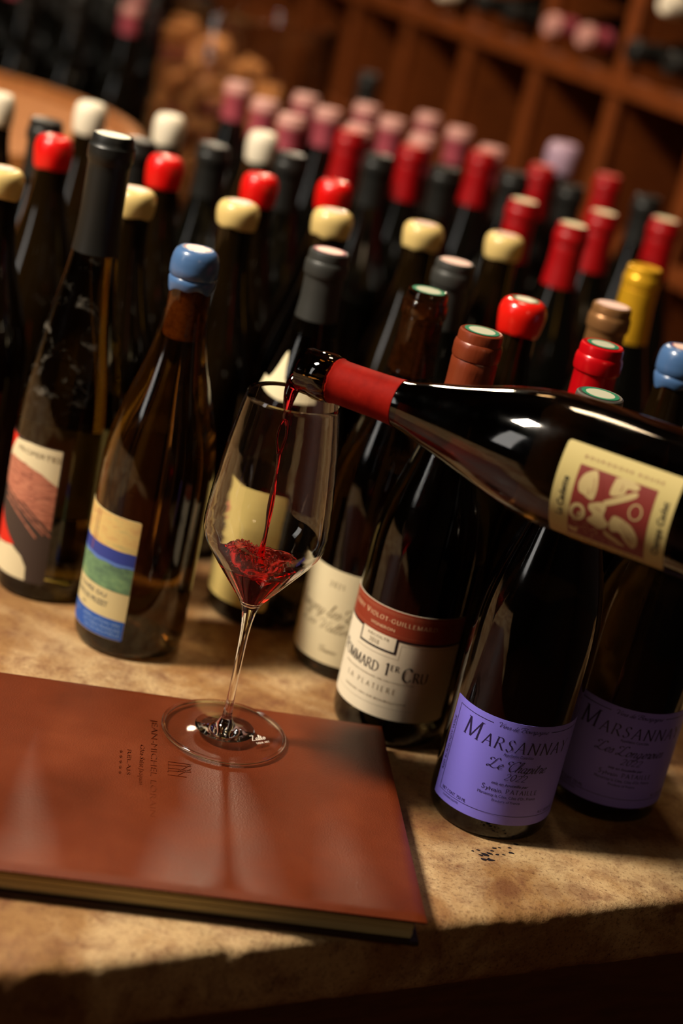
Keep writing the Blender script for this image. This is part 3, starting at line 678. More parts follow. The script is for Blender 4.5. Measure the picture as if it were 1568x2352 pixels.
# label C : straw yellow label and pointed neck label
lab = label_sheet(rB, -186, -76, .0165, .1125, m_gold_paper, round_=.003)
p = Print(); p.blob([(-.052, .094), (-.048, .0935), (-.0455, .088), (-.048, .081), (-.052, .080), (-.0545, .085)])
add_label(Cb, lab, [('print', p.mesh('print', M('faded_pink_print', srgb(206, 120, 96), .6), wrap(rB, -90, .0003)))])
def shoulder_wrap(off):
    zs = [q[1] for q in prof_burg()]; rs = [q[0] for q in prof_burg()]
    i0 = max(i for i, zz in enumerate(zs) if zz <= .12 and rs[i] > .04)
    ZZ, RR = zs[i0:], rs[i0:]
    def f(u, v):
        r = float(np.interp(v, ZZ, RR)); t = R_(u); return Vector(((r+off)*math.cos(t), (r+off)*math.sin(t), v))
    return f
p = Print()
for i in range(24):
    a0 = -172+i*110/24; a1 = a0+110/24
    tp = lambda a: .197+.025*math.exp(-((a+131)/11)**2)
    bt = lambda a: .186+.0003*abs(a+117)*.15
    for k in range(6):
        p.poly([(a0, bt(a0)+(tp(a0)-bt(a0))*k/6), (a1, bt(a1)+(tp(a1)-bt(a1))*k/6), (a1, bt(a1)+(tp(a1)-bt(a1))*(k+1)/6), (a0, bt(a0)+(tp(a0)-bt(a0))*(k+1)/6)])
obj('neck_label', p.mesh('neck_label', m_paper, shoulder_wrap(.0004), step=None), Cb, label='pointed cream neck label')

# label D : cream with faint script
lab = label_sheet(rB, -180, -35, .0125, .0880, m_paper)
p = Print(); p.text('2021', -.024, .0742, .0042, K, thin=.05, thick=.14, gap=.3, serif=False)
p.text('Savigny-les-Beaune', -.058, .0500, .0105, K, slant=.3, thin=.03, thick=.09, gap=-.02, width=.082, serif=False)
p.text('Les Vallerons', -.046, .0390, .0082, K, slant=.3, thin=.03, thick=.09, gap=-.02, width=.058, serif=False)
p.text('Beaune', -.022, .0215, .0050, K, slant=.3, thin=.03, thick=.1, gap=-.02, serif=False)
add_label(D, lab, [('lettering', p.mesh('lettering', m_ink2, wrap(rB, -90, .0003)))])

# label E : cream label with brick red band
def au(a): return R_(a+90)*rB
lab = label_sheet(rB, -196, -30, .0225, .1045, m_paper2)
bandm = Print(); bandm.rect(au(-195.5), .0842, au(-30.4), .1042)
blk = Print(); blk.rect(au(-195.5), .0826, au(-143), .0842); blk.rect(au(-101.5), .0826, au(-30.4), .0842)
blk.rect(au(-143.5), .0735, au(-142), .0842); blk.rect(au(-102), .0735, au(-99.5), .0842); blk.rect(au(-143.5), .0722, au(-99.5), .0737)
lines = Print(); lines.rect(au(-195), .1018, au(-31), .1021); lines.rect(au(-195), .1006, au(-31), .1008); lines.rect(au(-195), .0864, au(-31), .0866)
let = Print(); let.text('THIERRY VIOLOT-GUILLEMARD', au(-176), .0945, .0038, G, caps=.8, thin=.08, thick=.17, gap=.16, width=au(-64)-au(-176))
let.sans('VIGNERON', au(-134), .0886, .0022, width=au(-106)-au(-134))
ink = Print(); ink.text('POMMARD', au(-170), .0555, .0094, G, caps=.82, thin=.05, thick=.15, gap=.04, width=au(-113)-au(-170))
ink.text('1', au(-107.5), .0555, .0094, G, thin=.05, thick=.16); ink.text('ER', au(-101.5), .0600, .0042, G, thin=.07, thick=.17, gap=.12)
ink.text('CRU', au(-89), .0540, .0105, G, caps=.72, thin=.05, thick=.16, gap=.06, width=au(-62)-au(-89))
fad = Print(); fad.sans('RÉCOLTE', au(-134), .0802, .0020, width=au(-109)-au(-134)); fad.text('2018', au(-131), .0752, .0034, G, thin=.06, thick=.14, gap=.14)
fad.sans('APPELLATION POMMARD 1ER CRU CONTRÔLÉE', au(-158), .0508, .0012, width=au(-75)-au(-158))
fad.text('LA PLATIERE', au(-150), .0425, .0040, G, thin=.05, thick=.12, gap=.45, width=au(-89)-au(-150))
fad.sans('GRAND VIN DE BOURGOGNE', au(-150), .0352, .0016, width=au(-78)-au(-150))
fad.rect(au(-190), .0310, au(-70), .03115); fad.rect(au(-96), .0802, au(-36), .0804); fad.rect(au(-98), .0690, au(-96), .0692); fad.rect(au(-96.3), .0690, au(-96), .0804); fad.rect(au(-146), .0690, au(-96), .0692); fad.rect(au(-36.3), .03, au(-36), .0804)
add_label(Eb, lab, [('print', bandm.mesh('band', m_redband, wrap(rB, -90, .00028))), ('print', blk.mesh('frame', m_ink, wrap(rB, -90, .00034))), ('print', lines.mesh('rules', M('rosy_rule', srgb(182, 110, 80), .5), wrap(rB, -90, .00036))),
     ('lettering', let.mesh('lettering', m_cream_ink, wrap(rB, -90, .0004))), ('lettering', ink.mesh('lettering', M('charcoal_ink', srgb(58, 50, 46), .6), wrap(rB, -90, .00034))), ('lettering', fad.mesh('lettering', m_ink2, wrap(rB, -90, .00034)))])

# labels F and G : purple
def purple_label(t, c0, cru):
    """c0 = centre angle; x measured from it"""
    r = rB; lab = label_sheet(r, c0-76, c0+76, .0140, .0880, m_purple, round_=.0004)
    hw = R_(68)*r; p = Print()
    y0, y1 = .0205, .0840
    p.rect(-hw, y0, -hw+.0003, y1); p.rect(-hw, y1-.0004, -.0200, y1); p.rect(.0195, y1-.0004, hw, y1); p.rect(hw-.0003, y0, hw, y1); p.rect(-hw, y0, hw, y0+.0003)
    p.text('Vins de Bourgogne', -.0165, .0825, .0034, K, slant=.25, thin=.05, thick=.13, gap=-.01, width=.0335, serif=False)
    p.text('MARSANNAY', -.0405, .0672, .0132, G, slant=.17, caps=.64, thin=.022, thick=.12, gap=.17, width=.0800)
    p.sans('Appellation Contrôlée', .0015, .0638, .0021, width=.0200, center=True)
    if cru: p.text('Le Chapitre', -.0175, .0535, .0078, K, slant=.35, thin=.035, thick=.12, gap=-.01, width=.0405, serif=False)
    else: p.text('Les Longeroies', -.024, .0535, .0078, K, slant=.35, thin=.035, thick=.12, gap=-.01, width=.0500, serif=False)
    p.text('2022', -.0045, .0468, .0048, K, slant=.25, thin=.05, thick=.14, gap=.06, width=.0150, serif=False)
    p.sans('mis en bouteille par', .0010, .0424, .0019, width=.0250, slant=.35, center=True, bold=.00004)
    p.text('S', -.0170, .0372, .0036, G, thin=.06, thick=.15); p.sans('ylvain', -.0143, .0372, .0028, width=.0105); p.text('PATAILLE', -.0010, .0372, .0032, G, thin=.06, thick=.15, gap=.14, width=.0230)
    p.sans('Marsannay la Côte, Côte d\'Or, France', .0012, .0334, .0021, width=.0400, center=True)
    p.sans('Produce of France', .0012, .0300, .0019, width=.0190, center=True)
    p.sans('NET CONT. 750 ML', -.0455, .0218, .0024, width=.0210); p.sans('CONTAINS SULFITES', -.0435, .0180, .0014, width=.0140); p.sans('ALC. 12% BY VOL.', .0270, .0222, .0022, width=.0180)
    p.sans('RED BURGUNDY WINE', -hw-.0012, .0330, .0022, width=.0400, rot=math.pi/2)
    return add_label(t, lab, [('lettering', p.mesh('lettering', m_navy, wrap(r, c0, .00032), step=.002))])
purple_label(F, -84, True); purple_label(Gb, -84, False)

# --- other named bottles, right of centre
bottle(.1500, 1.1493, .3018, 'dark', 'redb', 'green2', 'bright red foil bottle with green and white seal, right of the brown foil bottle')
bottle(.2143, 1.2031, .2995, 'brown', 'bluewax', 'waxpink', 'blue wax capped bottle at the right edge of the photo')
bottle(.0987, 1.2451, .2993, 'brown', 'scarlet', 'waxgreen', 'bottle with bulging scarlet wax cap and torn green seal')
bottle(.0445, 1.3264, .3004, 'dark', 'grey', 'pink', 'dark grey foil bottle with pinkish seal, behind the clear capsule')
bottle(.1684, 1.2940, .3006, 'dark', 'bronze', 'pink', 'bottle with bronze foil cap, in front of the gold foil one')
bottle(.2135, 1.4953, .2994, 'dark', 'gold', None, 'bottle with shiny gold foil cap near the right edge')
# foil print on the bright red capsule
tb = [o for o in C.objects if o.get('label', '').startswith('bright red foil')][0]
p = Print(); p.sans('GRAND  VIN', 0, .2455, .0045, width=.030, center=True, bold=.0001)
obj('lettering', p.mesh('lettering', M('dark_red_print', srgb(70, 6, 8), .5), wrap(.0172, -100, .0004)), [c for c in tb.children if c.name.startswith('foil_cap')][0])

rows = [
 ('cream', 'brown', 'waxpink', 'cream wax sealed bottles', 'bottle with cream wax cap', [(-.3089, 1.2869, .3015, 'cut by the left edge'), (-.2124, 1.3234, .3010, 'half hidden behind the tallest bottle'), (-.1348, 1.3718, .2997, 'up and right of the blue wax cap'), (-.0608, 1.4193, .3008, 'right above the dark grey cap over the glass'), (.0161, 1.4524, .3009, 'up behind the clear capsule'), (.0886, 1.5047, .2978, 'rightmost of the cream wax caps')]),
 ('redwax', 'brown', None, 'short red wax sealed bottles', 'bottle with short red wax cap', [(-.3123, 1.4727, .3007, 'left of the tallest bottle'), (-.2173, 1.4936, .3016, 'right of the tallest bottle, below a white cap'), (-.1341, 1.5114, .3011, 'directly below the rightmost white wax cap'), (-.0711, 1.5676, .3001, 'rightmost of the short red wax caps')]),
 ('white', 'brown', None, 'white wax sealed bottles', 'bottle with white wax cap', [(-.4113, 1.6577, .2972, 'cut by the left edge'), (-.3305, 1.7051, .3004, 'left behind the tallest bottle'), (-.2584, 1.7543, .2983, 'right of the tallest bottle'), (-.1637, 1.7816, .2978, 'rightmost of the white caps')]),
 ('black', 'dark', None, 'black capped bottles in the middle rows', 'bottle with black foil cap', [(-.3400, 1.5553, .2998, 'behind the leftmost short red wax cap'), (-.2562, 1.5738, .2979, 'just right of the tallest bottle top'), (-.2006, 1.6774, .2914, 'between two white wax caps'), (-.1219, 1.6447, .3047, 'right of the rightmost white wax cap'), (-.0423, 1.7744, .3029, 'between the first two long red foil caps'), (.0286, 1.8292, .2969, 'right of the second long red foil cap'), (.1041, 1.8739, .3022, 'right of the third long red foil cap'), (.1724, 1.9321, .2938, 'below the lilac wax cap'), (.2571, 1.9248, .3015, 'at the far right of the back rows')]),
 ('red', 'dark', 'redtop', 'long red foil capped bottles at the back', 'long red foil capped bottle', [(-.0797, 1.8745, .3068, 'leftmost of the red foil row'), (-.0099, 1.9237, .2989, 'second from the left in the red foil row'), (.0686, 1.9678, .3038, 'third from the left in the red foil row'), (.1409, 2.0107, .2975, 'left of the lilac wax cap'), (.2219, 2.0445, .2991, 'right of the lilac wax cap')]),
 ('red', 'dark', 'sand', 'red foil capped bottles with sand coloured seals', 'red foil capped bottle with sand coloured seal', [(.1102, 1.7107, .2995, 'above the rightmost cream wax cap'), (.1561, 1.6311, .2999, 'nearest of the four'), (.1936, 1.7427, .3007, 'right beside the nearest of the four'), (.2632, 1.7922, .3002, 'at the right edge above the gold foil')]),
 ('pink', 'dark', 'pink', 'pink foil capped bottles in the farthest rows', 'bottle with pink foil cap and pale top', [(-.2344, 2.1001, .3026, 'leftmost of all pink caps'), (-.1903, 2.0150, .3004, 'second from the left of the pink caps'), (-.1497, 1.9346, .3010, 'touching the rightmost white wax cap'), (-.1552, 2.1538, .2995, 'in the back row beside the jar'), (-.1187, 2.0597, .3009, 'left above the first long red foil cap'), (-.0801, 2.1926, .2997, 'in the back row right of the jar'), (-.0755, 1.9762, .3009, 'peeking over the first long red foil cap'), (-.0424, 2.1054, .3008, 'between the first two long red foil caps'), (-.0013, 2.2543, .2977, 'farthest back, in front of the rack'), (-.0018, 2.0225, .3002, 'peeking over the second long red foil cap'), (.0404, 2.1701, .2987, 'over the third long red foil cap'), (.0816, 2.0699, .2978, 'rightmost of the pink caps')]),
]
made = {}
for cap, body, disc, group, lab_, items in rows:
    for i, (x, y, h, where) in enumerate(items):
        t = bottle(x, y, h, body, cap, disc, lab_+', '+where, group, k=i); made[(cap, i, disc)] = t
bottle(.1758, 2.2208, .3026, 'dark', 'lilac', None, 'bottle with large blurred lilac wax cap in front of the wooden rack')
bottle(-.100, 2.56, .300, 'dark', 'black', None, 'lone black capped bottle standing in the gap between cork jar and rack')
# beige label on the third cream-wax bottle, seen left of the glass; another on the left-edge bottle
for key, a0, a1 in ((('cream', 2, 'waxpink'), -130, -60), (('cream', 0, 'waxpink'), -140, -80), (('cream', 3, 'waxpink'), -120, -50)):
    add_label(made[key], label_sheet(rB, a0, a1, .02, .10, m_paper), [])

# ------------------------------------------------------------------ poured bottle
ax = Vector((-.91250627, .40905135, -.00304945)).normalized()
mouth = Vector((-.04252733, 1.0232298, .2731134)); Nn = None
e1 = ax.cross(Vector((0, 0, 1))).normalized(); e2 = e1.cross(ax)
tc = R_(-99.5); Nn = (e2*math.cos(tc)+e1*math.sin(tc)).normalized()
Yl = -Nn; Xl = Yl.cross(ax).normalized()
base = mouth-ax*.2985
pb = thing('wine_bottle', (0, 0, 0), 'tilted bottle with worn red neck foil, pouring wine into the glass', 'bottle')
pb.matrix_world = Matrix(((Xl.x, Yl.x, ax.x, base.x), (Xl.y, Yl.y, ax.y, base.y), (Xl.z, Yl.z, ax.z, base.z), (0, 0, 0, 1)))
rP = .0405
def pour_prof():
    outer = [q for q in prof_burg(rb=rP, rn=.0132, sh=.105)]
    # open mouth: replace the closing disc by an inner bore
    outer = outer[:-2]
    k = [i for i, q in enumerate(outer) if abs(q[1]-.281) < 1e-6][0]
    outer = outer[:k]+[(.0132, .2755), (.0148, .2765), (.0156, .279), (.0156, .286), (.0150, .2885), (.0146, .2895), (.0146, .2955), (.0138, .2980), (.0118, .2985), (.0098, .2975), (.0092, .294), (.0090, .26), (.0088, .25), (0, .249)]
    return outer
pm = mesh_of(lathe(smooth_prof(pour_prof()[:0] or pour_prof(), 1), 96), 'bottle_glass', m_pour, ang=30)
obj('bottle_glass', pm, pb)
fpr = [(.0138, .2205)]
pz = [q[1] for q in pour_prof()]; prr = [q[0] for q in pour_prof()]; ii = [i for i, z_ in enumerate(pz) if .1 < z_ < .2756 and prr[i] > .0125]
ZP = [pz[i] for i in ii]; RP = [prr[i] for i in ii]
rr_ = lambda z_: float(np.interp(z_, ZP, RP))
fp = [(rr_(.2295)-.0001, .2295)]+[(rr_(z_)+.0005, z_) for z_ in np.linspace(.2296, .270, 10)]+[(.0140, .2730), (.0146, .2745), (.0142, .2752), (.0135, .2752)]
def wobp(k, t, r, z):
    return (r, z+(.0008*noise.noise(Vector((math.cos(t)*9, math.sin(t)*9, 1))) if z > .2735 else 0))
obj('neck_foil', mesh_of(lathe(fp, 72, wob=wobp), 'neck_foil', m_f_pour, ang=30), pb, label='worn red neck foil with cut top edge')
zt, zb = .2985-.188, .2985-.2575     # label top (towards neck), bottom
lab = label_sheet(rP, -90-46, -90+46, zb, zt, paper('pale_straw_paper', srgb(188, 170, 110)), round_=.0012)
LW = R_(92)*rP; LH = zt-zb
def pl(cx_, cy__):   # crop coordinates of the print traced from the photo -> label coordinates
    # a: from neck end to base end, b: across, see the label's corners
    x_, y_ = cx_-250, cy__-985
    b_ = (y_-.3696*x_)/(-850-.3696*255); a_ = (x_-255*b_)/1150
    return ((b_-.5)*LW, zt-a_*LH)
sq = Print(); c4 = [(.167, .113), (.167, .826), (.833, .826), (.833, .113)]
sq.poly([((b_-.5)*LW, zt-a_*LH) for a_, b_ in c4])
fig = Print(); P_ = lambda pts: [pl(*q) for q in pts]
fig.blob(P_([(780, 420), (830, 440), (835, 560), (800, 650), (750, 640), (700, 600), (655, 570), (650, 500), (700, 440)]))
fig.blob(P_([(760, 680), (880, 680), (930, 720), (900, 800), (940, 870), (900, 905), (830, 910), (720, 820), (790, 780), (750, 720)]))
fig.blob(P_([(900, 670), (1050, 650), (1210, 632), (1220, 672), (1070, 700), (920, 710)]))
fig.blob(P_([(1010, 500), (1120, 520), (1240, 590), (1210, 622), (1130, 600), (1090, 640), (960, 625)]))
fig.blob(P_([(1000, 800), (1060, 820), (1170, 900), (1220, 1000), (1210, 1080), (1150, 1120), (1090, 1050), (1040, 950), (960, 940), (950, 860)]))
fig.blob(P_([(880, 930), (910, 940), (1060, 1080), (1030, 1095), (890, 990)]))
fig.blob(P_([(510, 870), (560, 900), (600, 905), (570, 960), (505, 930)]))
for (ox, oy, r1, w_) in ((630, 745, 66, 42), (1215, 790, 62, 16), (655, 770, 18, 20)):
    q = [pl(ox+r1*math.cos(t), oy+r1*math.sin(t)) for t in [k*2*math.pi/24 for k in range(25)]]
    fig.stroke(q, w_*LH/1350, w_*LH/1350)
for k in range(70):
    a_, b_ = random.uniform(.2, .62), random.uniform(.13, .36)
    s_ = random.uniform(.00025, .0006); x_, y_ = (b_-.5)*LW, zt-a_*LH
    fig.poly([(x_-s_, y_), (x_, y_-s_), (x_+s_, y_), (x_, y_+s_)])
shade = Print()
for (p0_, p1_) in (((1060, 870), (1150, 1060)), ((1090, 860), (1190, 1030)), ((1110, 1000), (1150, 1080)), ((820, 720), (880, 760)), ((800, 480), (790, 600)), ((750, 560), (740, 610)), ((860, 450), (900, 640)), ((1080, 560), (1060, 610))):
    shade.stroke([pl(*p0_), pl((p0_[0]+p1_[0])/2+8, (p0_[1]+p1_[1])/2), pl(*p1_)], .0003, .0005)
txt = Print()
txt.sans('La Cadette', 0, zt-.0078, .0040, width=.0245, center=True, bold=.0001); txt.sans('Champs Cadet', 0, zb+.0034, .0040, width=.0340, center=True, bold=.0001)
small = Print()
small.sans('B O U R G O G N E   R O U G E', LW/2-.0075, zt-.0125, .0019, width=.0470, rot=-math.pi/2)
small.sans('M I S  E N  B O U T E I L L E', -LW/2+.0035, zt-.0105, .0018, width=.0480, rot=-math.pi/2)
add_label(pb, lab, [('print', sq.mesh('print', m_maroon, wrap(rP, -90, .00028))), ('print', fig.mesh('figure', M('straw_print', srgb(188, 166, 114), .6), wrap(rP, -90, .00034))), ('print', shade.mesh('hatching', m_maroon, wrap(rP, -90, .0004))),
   ('lettering', txt.mesh('lettering', m_ink, wrap(rP, -90, .00034))), ('lettering', small.mesh('lettering', m_maroon, wrap(rP, -90, .00034)))])

# ------------------------------------------------------------------ wine glass
gx, gy = -.0443, 1.0069; GZ = BT+.0012
gl = thing('wine_glass', (gx, gy, GZ), 'thin stemmed wine glass with angular bowl standing on the leather book', 'glass')
m_glass = M('clear_crystal', (1, 1, 1, 1), 0, trans=1, ior=1.50)
o_ = -.0212
bowl_out = [(.0290, .2585), (.0322, .2410), (.0348, .2250), (.0368, .2090), (.0386, .1920), (.0396, .1800), (.0400, .1720), (.0396, .1660), (.0378, .1600), (.0345, .1545), (.0300, .1482), (.0240, .1402), (.0185, .1330), (.0130, .1258), (.0090, .1205), (.0062, .1155), (.0046, .1105)]
bowl_out = [(r, z+o_) for r, z in bowl_out]
stem = [(.0036, .104), (.0029, .094), (.0026, .080), (.0025, .062), (.0026, .048), (.0030, .038), (.0040, .0325), (.0065, .0290), (.0110, .0270), (.020, .0256), (.032, .0247), (.0400, .0240), (.0424, .0236), (.0430, .0228), (.0424, .0218)]
stem = [(r, z+o_) for r, z in stem]
wall = .00038
def inner_r(z):
    zz = [q[1] for q in bowl_out][::-1]; rr = [q[0] for q in bowl_out][::-1]; return float(np.interp(z, zz, rr))-wall*1.15
bo = smooth_prof(bowl_out, 4)
inner = [(max(0, inner_r(z)), z) for z in np.linspace(.2585+o_-.0003, .1195+o_, 60)]+[(.0048, .1178+o_), (.0026, .1165+o_), (0, .1160+o_)]
rim = [(.0290-wall*.5, .2588+o_)]
bs = smooth_prof([bo[-1]]+stem[:10], 4)[1:]
zend = bs[-1]
bowl = mesh_of(lathe(list(reversed(inner))+rim+bo+bs+[(zend[0]*.98, zend[1]-.0003), (0, zend[1]-.0003)], 128), 'bowl', m_glass, ang=40)
obj('bowl_and_stem', bowl, gl)
m_thin = bpy.data.materials.new('thin_clear_crystal'); m_thin.use_nodes = True
nt = m_thin.node_tree; nt.nodes.clear(); lw = nt.nodes.new('ShaderNodeLayerWeight'); lw.inputs[0].default_value = .5
pw = nt.nodes.new('ShaderNodeMath'); pw.operation = 'POWER'; pw.inputs[1].default_value = 5; sm = nt.nodes.new('ShaderNodeMath'); sm.operation = 'MULTIPLY_ADD'; sm.inputs[1].default_value = .9; sm.inputs[2].default_value = .07
ta = nt.nodes.new('ShaderNodeBsdfTransparent'); ta.inputs[0].default_value = (.96, .955, .945, 1); gg = nt.nodes.new('ShaderNodeBsdfGlossy'); gg.inputs['Roughness'].default_value = .03
ms = nt.nodes.new('ShaderNodeMixShader'); mo = nt.nodes.new('ShaderNodeOutputMaterial')
nt.links.new(lw.outputs['Facing'], pw.inputs[0]); nt.links.new(pw.outputs[0], sm.inputs[0]); nt.links.new(sm.outputs[0], ms.inputs[0]); nt.links.new(ta.outputs[0], ms.inputs[1]); nt.links.new(gg.outputs[0], ms.inputs[2]); nt.links.new(ms.outputs[0], mo.inputs[0])
fprof = smooth_prof([(zend[0], zend[1]), (.0150, .0262+o_), (.020, .0256+o_), (.032, .0247+o_), (.0405, .0240+o_)], 4)
foot = obj('foot', mesh_of(lathe([(r_, z_) for r_, z_ in fprof], 96), 'foot', m_thin, ang=40), gl)
rimp = [(.0408+.0014*math.cos(t), .0228+o_+.0012*math.sin(t)) for t in [k*2*math.pi/14 for k in range(15)]]
obj('foot_rim', mesh_of(lathe(rimp, 128), 'foot_rim', m_glass, ang=60), foot)
p = Print(); m_etch = M('white_etching', srgb(226, 214, 200), .6)
p.text('Zalto', 0, .0, .0055, {**K, 'Z': G['Z']}, slant=.2, thin=.06, thick=.14, gap=.0, serif=False); p.sans('DENK ART', .0018, -.0042, .0020, width=.0105)
zr = R_(42)
def etch(u, v): return Vector((.0198+u*math.cos(zr)-v*math.sin(zr), -.0105+u*math.sin(zr)+v*math.cos(zr), .0265+o_-.0003+.00025-.00004))
obj('etched_lettering', p.mesh('etched_lettering', m_etch, lambda u, v: (lambda q: Vector((q.x, q.y, float(np.interp(math.hypot(q.x, q.y), [.011, .020, .032, .040], [.0270+o_, .0256+o_, .0247+o_, .0240+o_]))+.00015)))(etch(u, v)), step=None), gl)

# wine in the glass
m_wine = M('red_wine', (.92, .16, .20, 1), 0, trans=1, ior=1.34)
N, L, b = nodes(m_wine); va = N.new('ShaderNodeVolumeAbsorption'); va.inputs['Color'].default_value = (.90, .03, .10, 1); va.inputs['Density'].default_value = 70
L.new(va.outputs[0], N['Material Output'].inputs['Volume'])
wine = thing('poured_wine', (gx, gy, GZ), 'red wine splashing in the bottom of the wine glass', 'wine')
def wine_surface():
    bm = bmesh.new(); zs = .1462+o_; rings = []; nr, ns = 34, 96
    def wave(x, y, edge):
        a = noise.noise(Vector((x*70, y*70, 1)))*.0028+noise.noise(Vector((x*170, y*170, 4)))*.0012+noise.noise(Vector((x*420, y*420, 8)))*.0003
        hump = .0075*math.exp(-(((x+.013)/.011)**2+((y-.006)/.012)**2))+.0045*math.exp(-(((x-.018)/.007)**2+((y+.002)/.012)**2))
        pit = -.0055*math.exp(-((x-.004)**2+(y+.004)**2)/.006**2)
        return (a+hump+pit)
    top = []
    R0 = inner_r(zs)+wall*.3
    for i in range(1, nr+1):
        ring = []
        for k in range(ns):
            t = 2*math.pi*k/ns; f = i/nr
            x, y = R0*f*math.cos(t), R0*f*math.sin(t); z = zs+wave(x, y, f)*(1 if f < .9 else 1)
            if i == nr:
                rr = inner_r(z)+wall*.3; x, y = rr*math.cos(t), rr*math.sin(t)
            elif f > .8:
                rr = R0*f+(inner_r(z)-R0)*(f-.8)/.2; rr = min(rr, inner_r(z)); x, y = rr*math.cos(t), rr*math.sin(t)
            ring.append(bm.verts.new((x, y, z)))
        top.append(ring)
    c = bm.verts.new((0, 0, zs+wave(0, 0, 0)))
    for k in range(ns): bm.faces.new((c, top[0][k], top[0][(k+1) % ns]))
    for a, b_ in zip(top, top[1:]):
        for k in range(ns): bm.faces.new((a[k], b_[k], b_[(k+1) % ns], a[(k+1) % ns]))
    prev = top[-1]
    for f in np.linspace(.95, 0.02, 22):
        ring = []
        for k in range(ns):
            t = 2*math.pi*k/ns; z0 = top[-1][k].co.z; z = .1170+o_+(z0-.1170-o_)*f; rr = (inner_r(z) if z > .1195+o_ else .0045)+wall*.3
            ring.append(bm.verts.new((rr*math.cos(t), rr*math.sin(t), z)))
        for k in range(ns): bm.faces.new((prev[k], prev[(k+1) % ns], ring[(k+1) % ns], ring[k]))
        prev = ring
    cb = bm.verts.new((0, 0, .1162+o_))
    for k in range(ns): bm.faces.new((prev[k], prev[(k+1) % ns], cb))
    return mesh_of(bm, 'wine_body', m_wine, ang=180)
obj('wine_body', wine_surface(), wine)
m_froth = M('pink_froth', (1, .62, .62, 1), .02, trans=1, ior=1.2)
bm = bmesh.new()
for k in range(420):
    if k < 270: x, y = random.gauss(-.012, .008), random.gauss(.003, .009)
    else: x, y = random.gauss(.006, .011), random.gauss(-.006, .010)
    if math.hypot(x, y) > .0255: continue
    z = .1475+o_+(.0075*math.exp(-(((x+.013)/.011)**2+((y-.006)/.012)**2)))+random.uniform(-.001, .0015)
    bmesh.ops.create_icosphere(bm, subdivisions=1, radius=random.choice((.0002, .0003, .0004, .0006, .0008)), matrix=Matrix.Translation((x, y, z)))
obj('froth', mesh_of(bm, 'froth', m_froth), wine, kind='stuff')
# falling stream (one thin twisting thread, from the bottle mouth down to the wine)
sw = thing('wine_stream', (gx, gy, GZ), 'thin red stream of wine falling from the tilted bottle into the glass', 'wine')
path = [(.0034, .0140, .2700), (.0008, .0125, .2680), (-.0012, .0095, .2655), (-.0024, .0065, .2610), (-.0028, .0045, .2550), (-.0028, .0035, .2480), (-.0026, .0030, .2420)]
rad = [.0035, .0048, .0052, .0048, .0036, .0026, .0018]
flat = [(.6, 0), (.6, .2), (.5, .3), (.5, .3), (.55, .2), (.6, .4), (.6, .8)]
m_stream = M('falling_wine', (.80, .03, .05, 1), 0, trans=1, ior=1.34)
def stream_part(pts, radii, fl=None, seg=16):
    q = smooth_prof([tuple(p)+(r,) for p, r in zip(pts, radii)], 5)
    f2 = None
    if fl:
        ff = smooth_prof([tuple(x) for x in fl], 5); f2 = ff
    pth = [(a[0], a[1], a[2]-.0212+0*GZ) for a in q]
    return tube(pth, [max(.0002, a[3]) for a in q], seg, flat=f2)
bmS = stream_part(path, rad, flat)
obj('stream_head', mesh_of(bmS, 'stream_head', m_stream, ang=180), sw)
# open loop: two strands
for sgn in (-1, 1):
    pts = [(-.0026+sgn*.0004, .0030, .2425), (-.0026+sgn*.0022, .0030, .2375), (-.0026+sgn*.0027, .0030, .2310), (-.0024+sgn*.0018, .0030, .2250), (-.0020+sgn*.0004, .0030, .2200)]
    obj('stream_strand', mesh_of(stream_part(pts, [.0012, .0007, .0006, .0007, .0012]), 'stream_strand', m_stream, ang=180), sw)
film = lathe([(0, 0)]) if False else None
pts = [(-.0020, .0030, .2210), (-.0014, .0029, .2130), (-.0010, .0028, .2040), (-.0006, .0028, .1940), (-.0004, .0027, .1840), (0, .0026, .1740), (.0002, .0025, .1650), (.0000, .0020, .1560), (.0000, .0015, .1480), (.0, .0010, .1430)]
obj('stream_tail', mesh_of(stream_part(pts, [.0012, .0014, .0018, .0021, .0021, .0020, .0019, .0022, .0034, .0050], [(.6, .3), (.5, .8), (.6, 1.2), (.5, .6), (.6, .2), (.6, .9), (.7, 1.4), (.8, 1), (1, 1), (1, 1)]), 'stream_tail', m_stream, ang=180), sw)

# ------------------------------------------------------------------ cask stand, cork jar, far bottles
cask = thing('cask_stand', (-.726, 2.226, .0006), 'round oak cask head stand lying behind the white capped bottles', 'stand')
RC, HC = .372, .18
for k in range(30):
    t0, t1 = 2*math.pi*k/30, 2*math.pi*(k+1)/30-.012; bm = bmesh.new(); cols = []
    for (zz, ro) in ((0, RC-.014), (HC*.5, RC), (HC, RC-.012)):
        cols.append([bm.verts.new((r_*math.cos(t), r_*math.sin(t), zz)) for t in (t0, (t0+t1)/2, t1) for r_ in (ro-.02, ro)])
    for a, b_ in zip(cols, cols[1:]):
        for i, j in ((1, 3), (3, 5), (4, 2), (2, 0), (5, 4), (0, 1)): bm.faces.new((a[i], a[j], b_[j], b_[i]))
    for a in (cols[0], cols[-1]):
        bm.faces.new((a[0], a[1], a[3], a[2])); bm.faces.new((a[2], a[3], a[5], a[4]))
    obj('stave', mesh_of(bm, 'stave', m_cask, False), cask)
y = -RC+.03
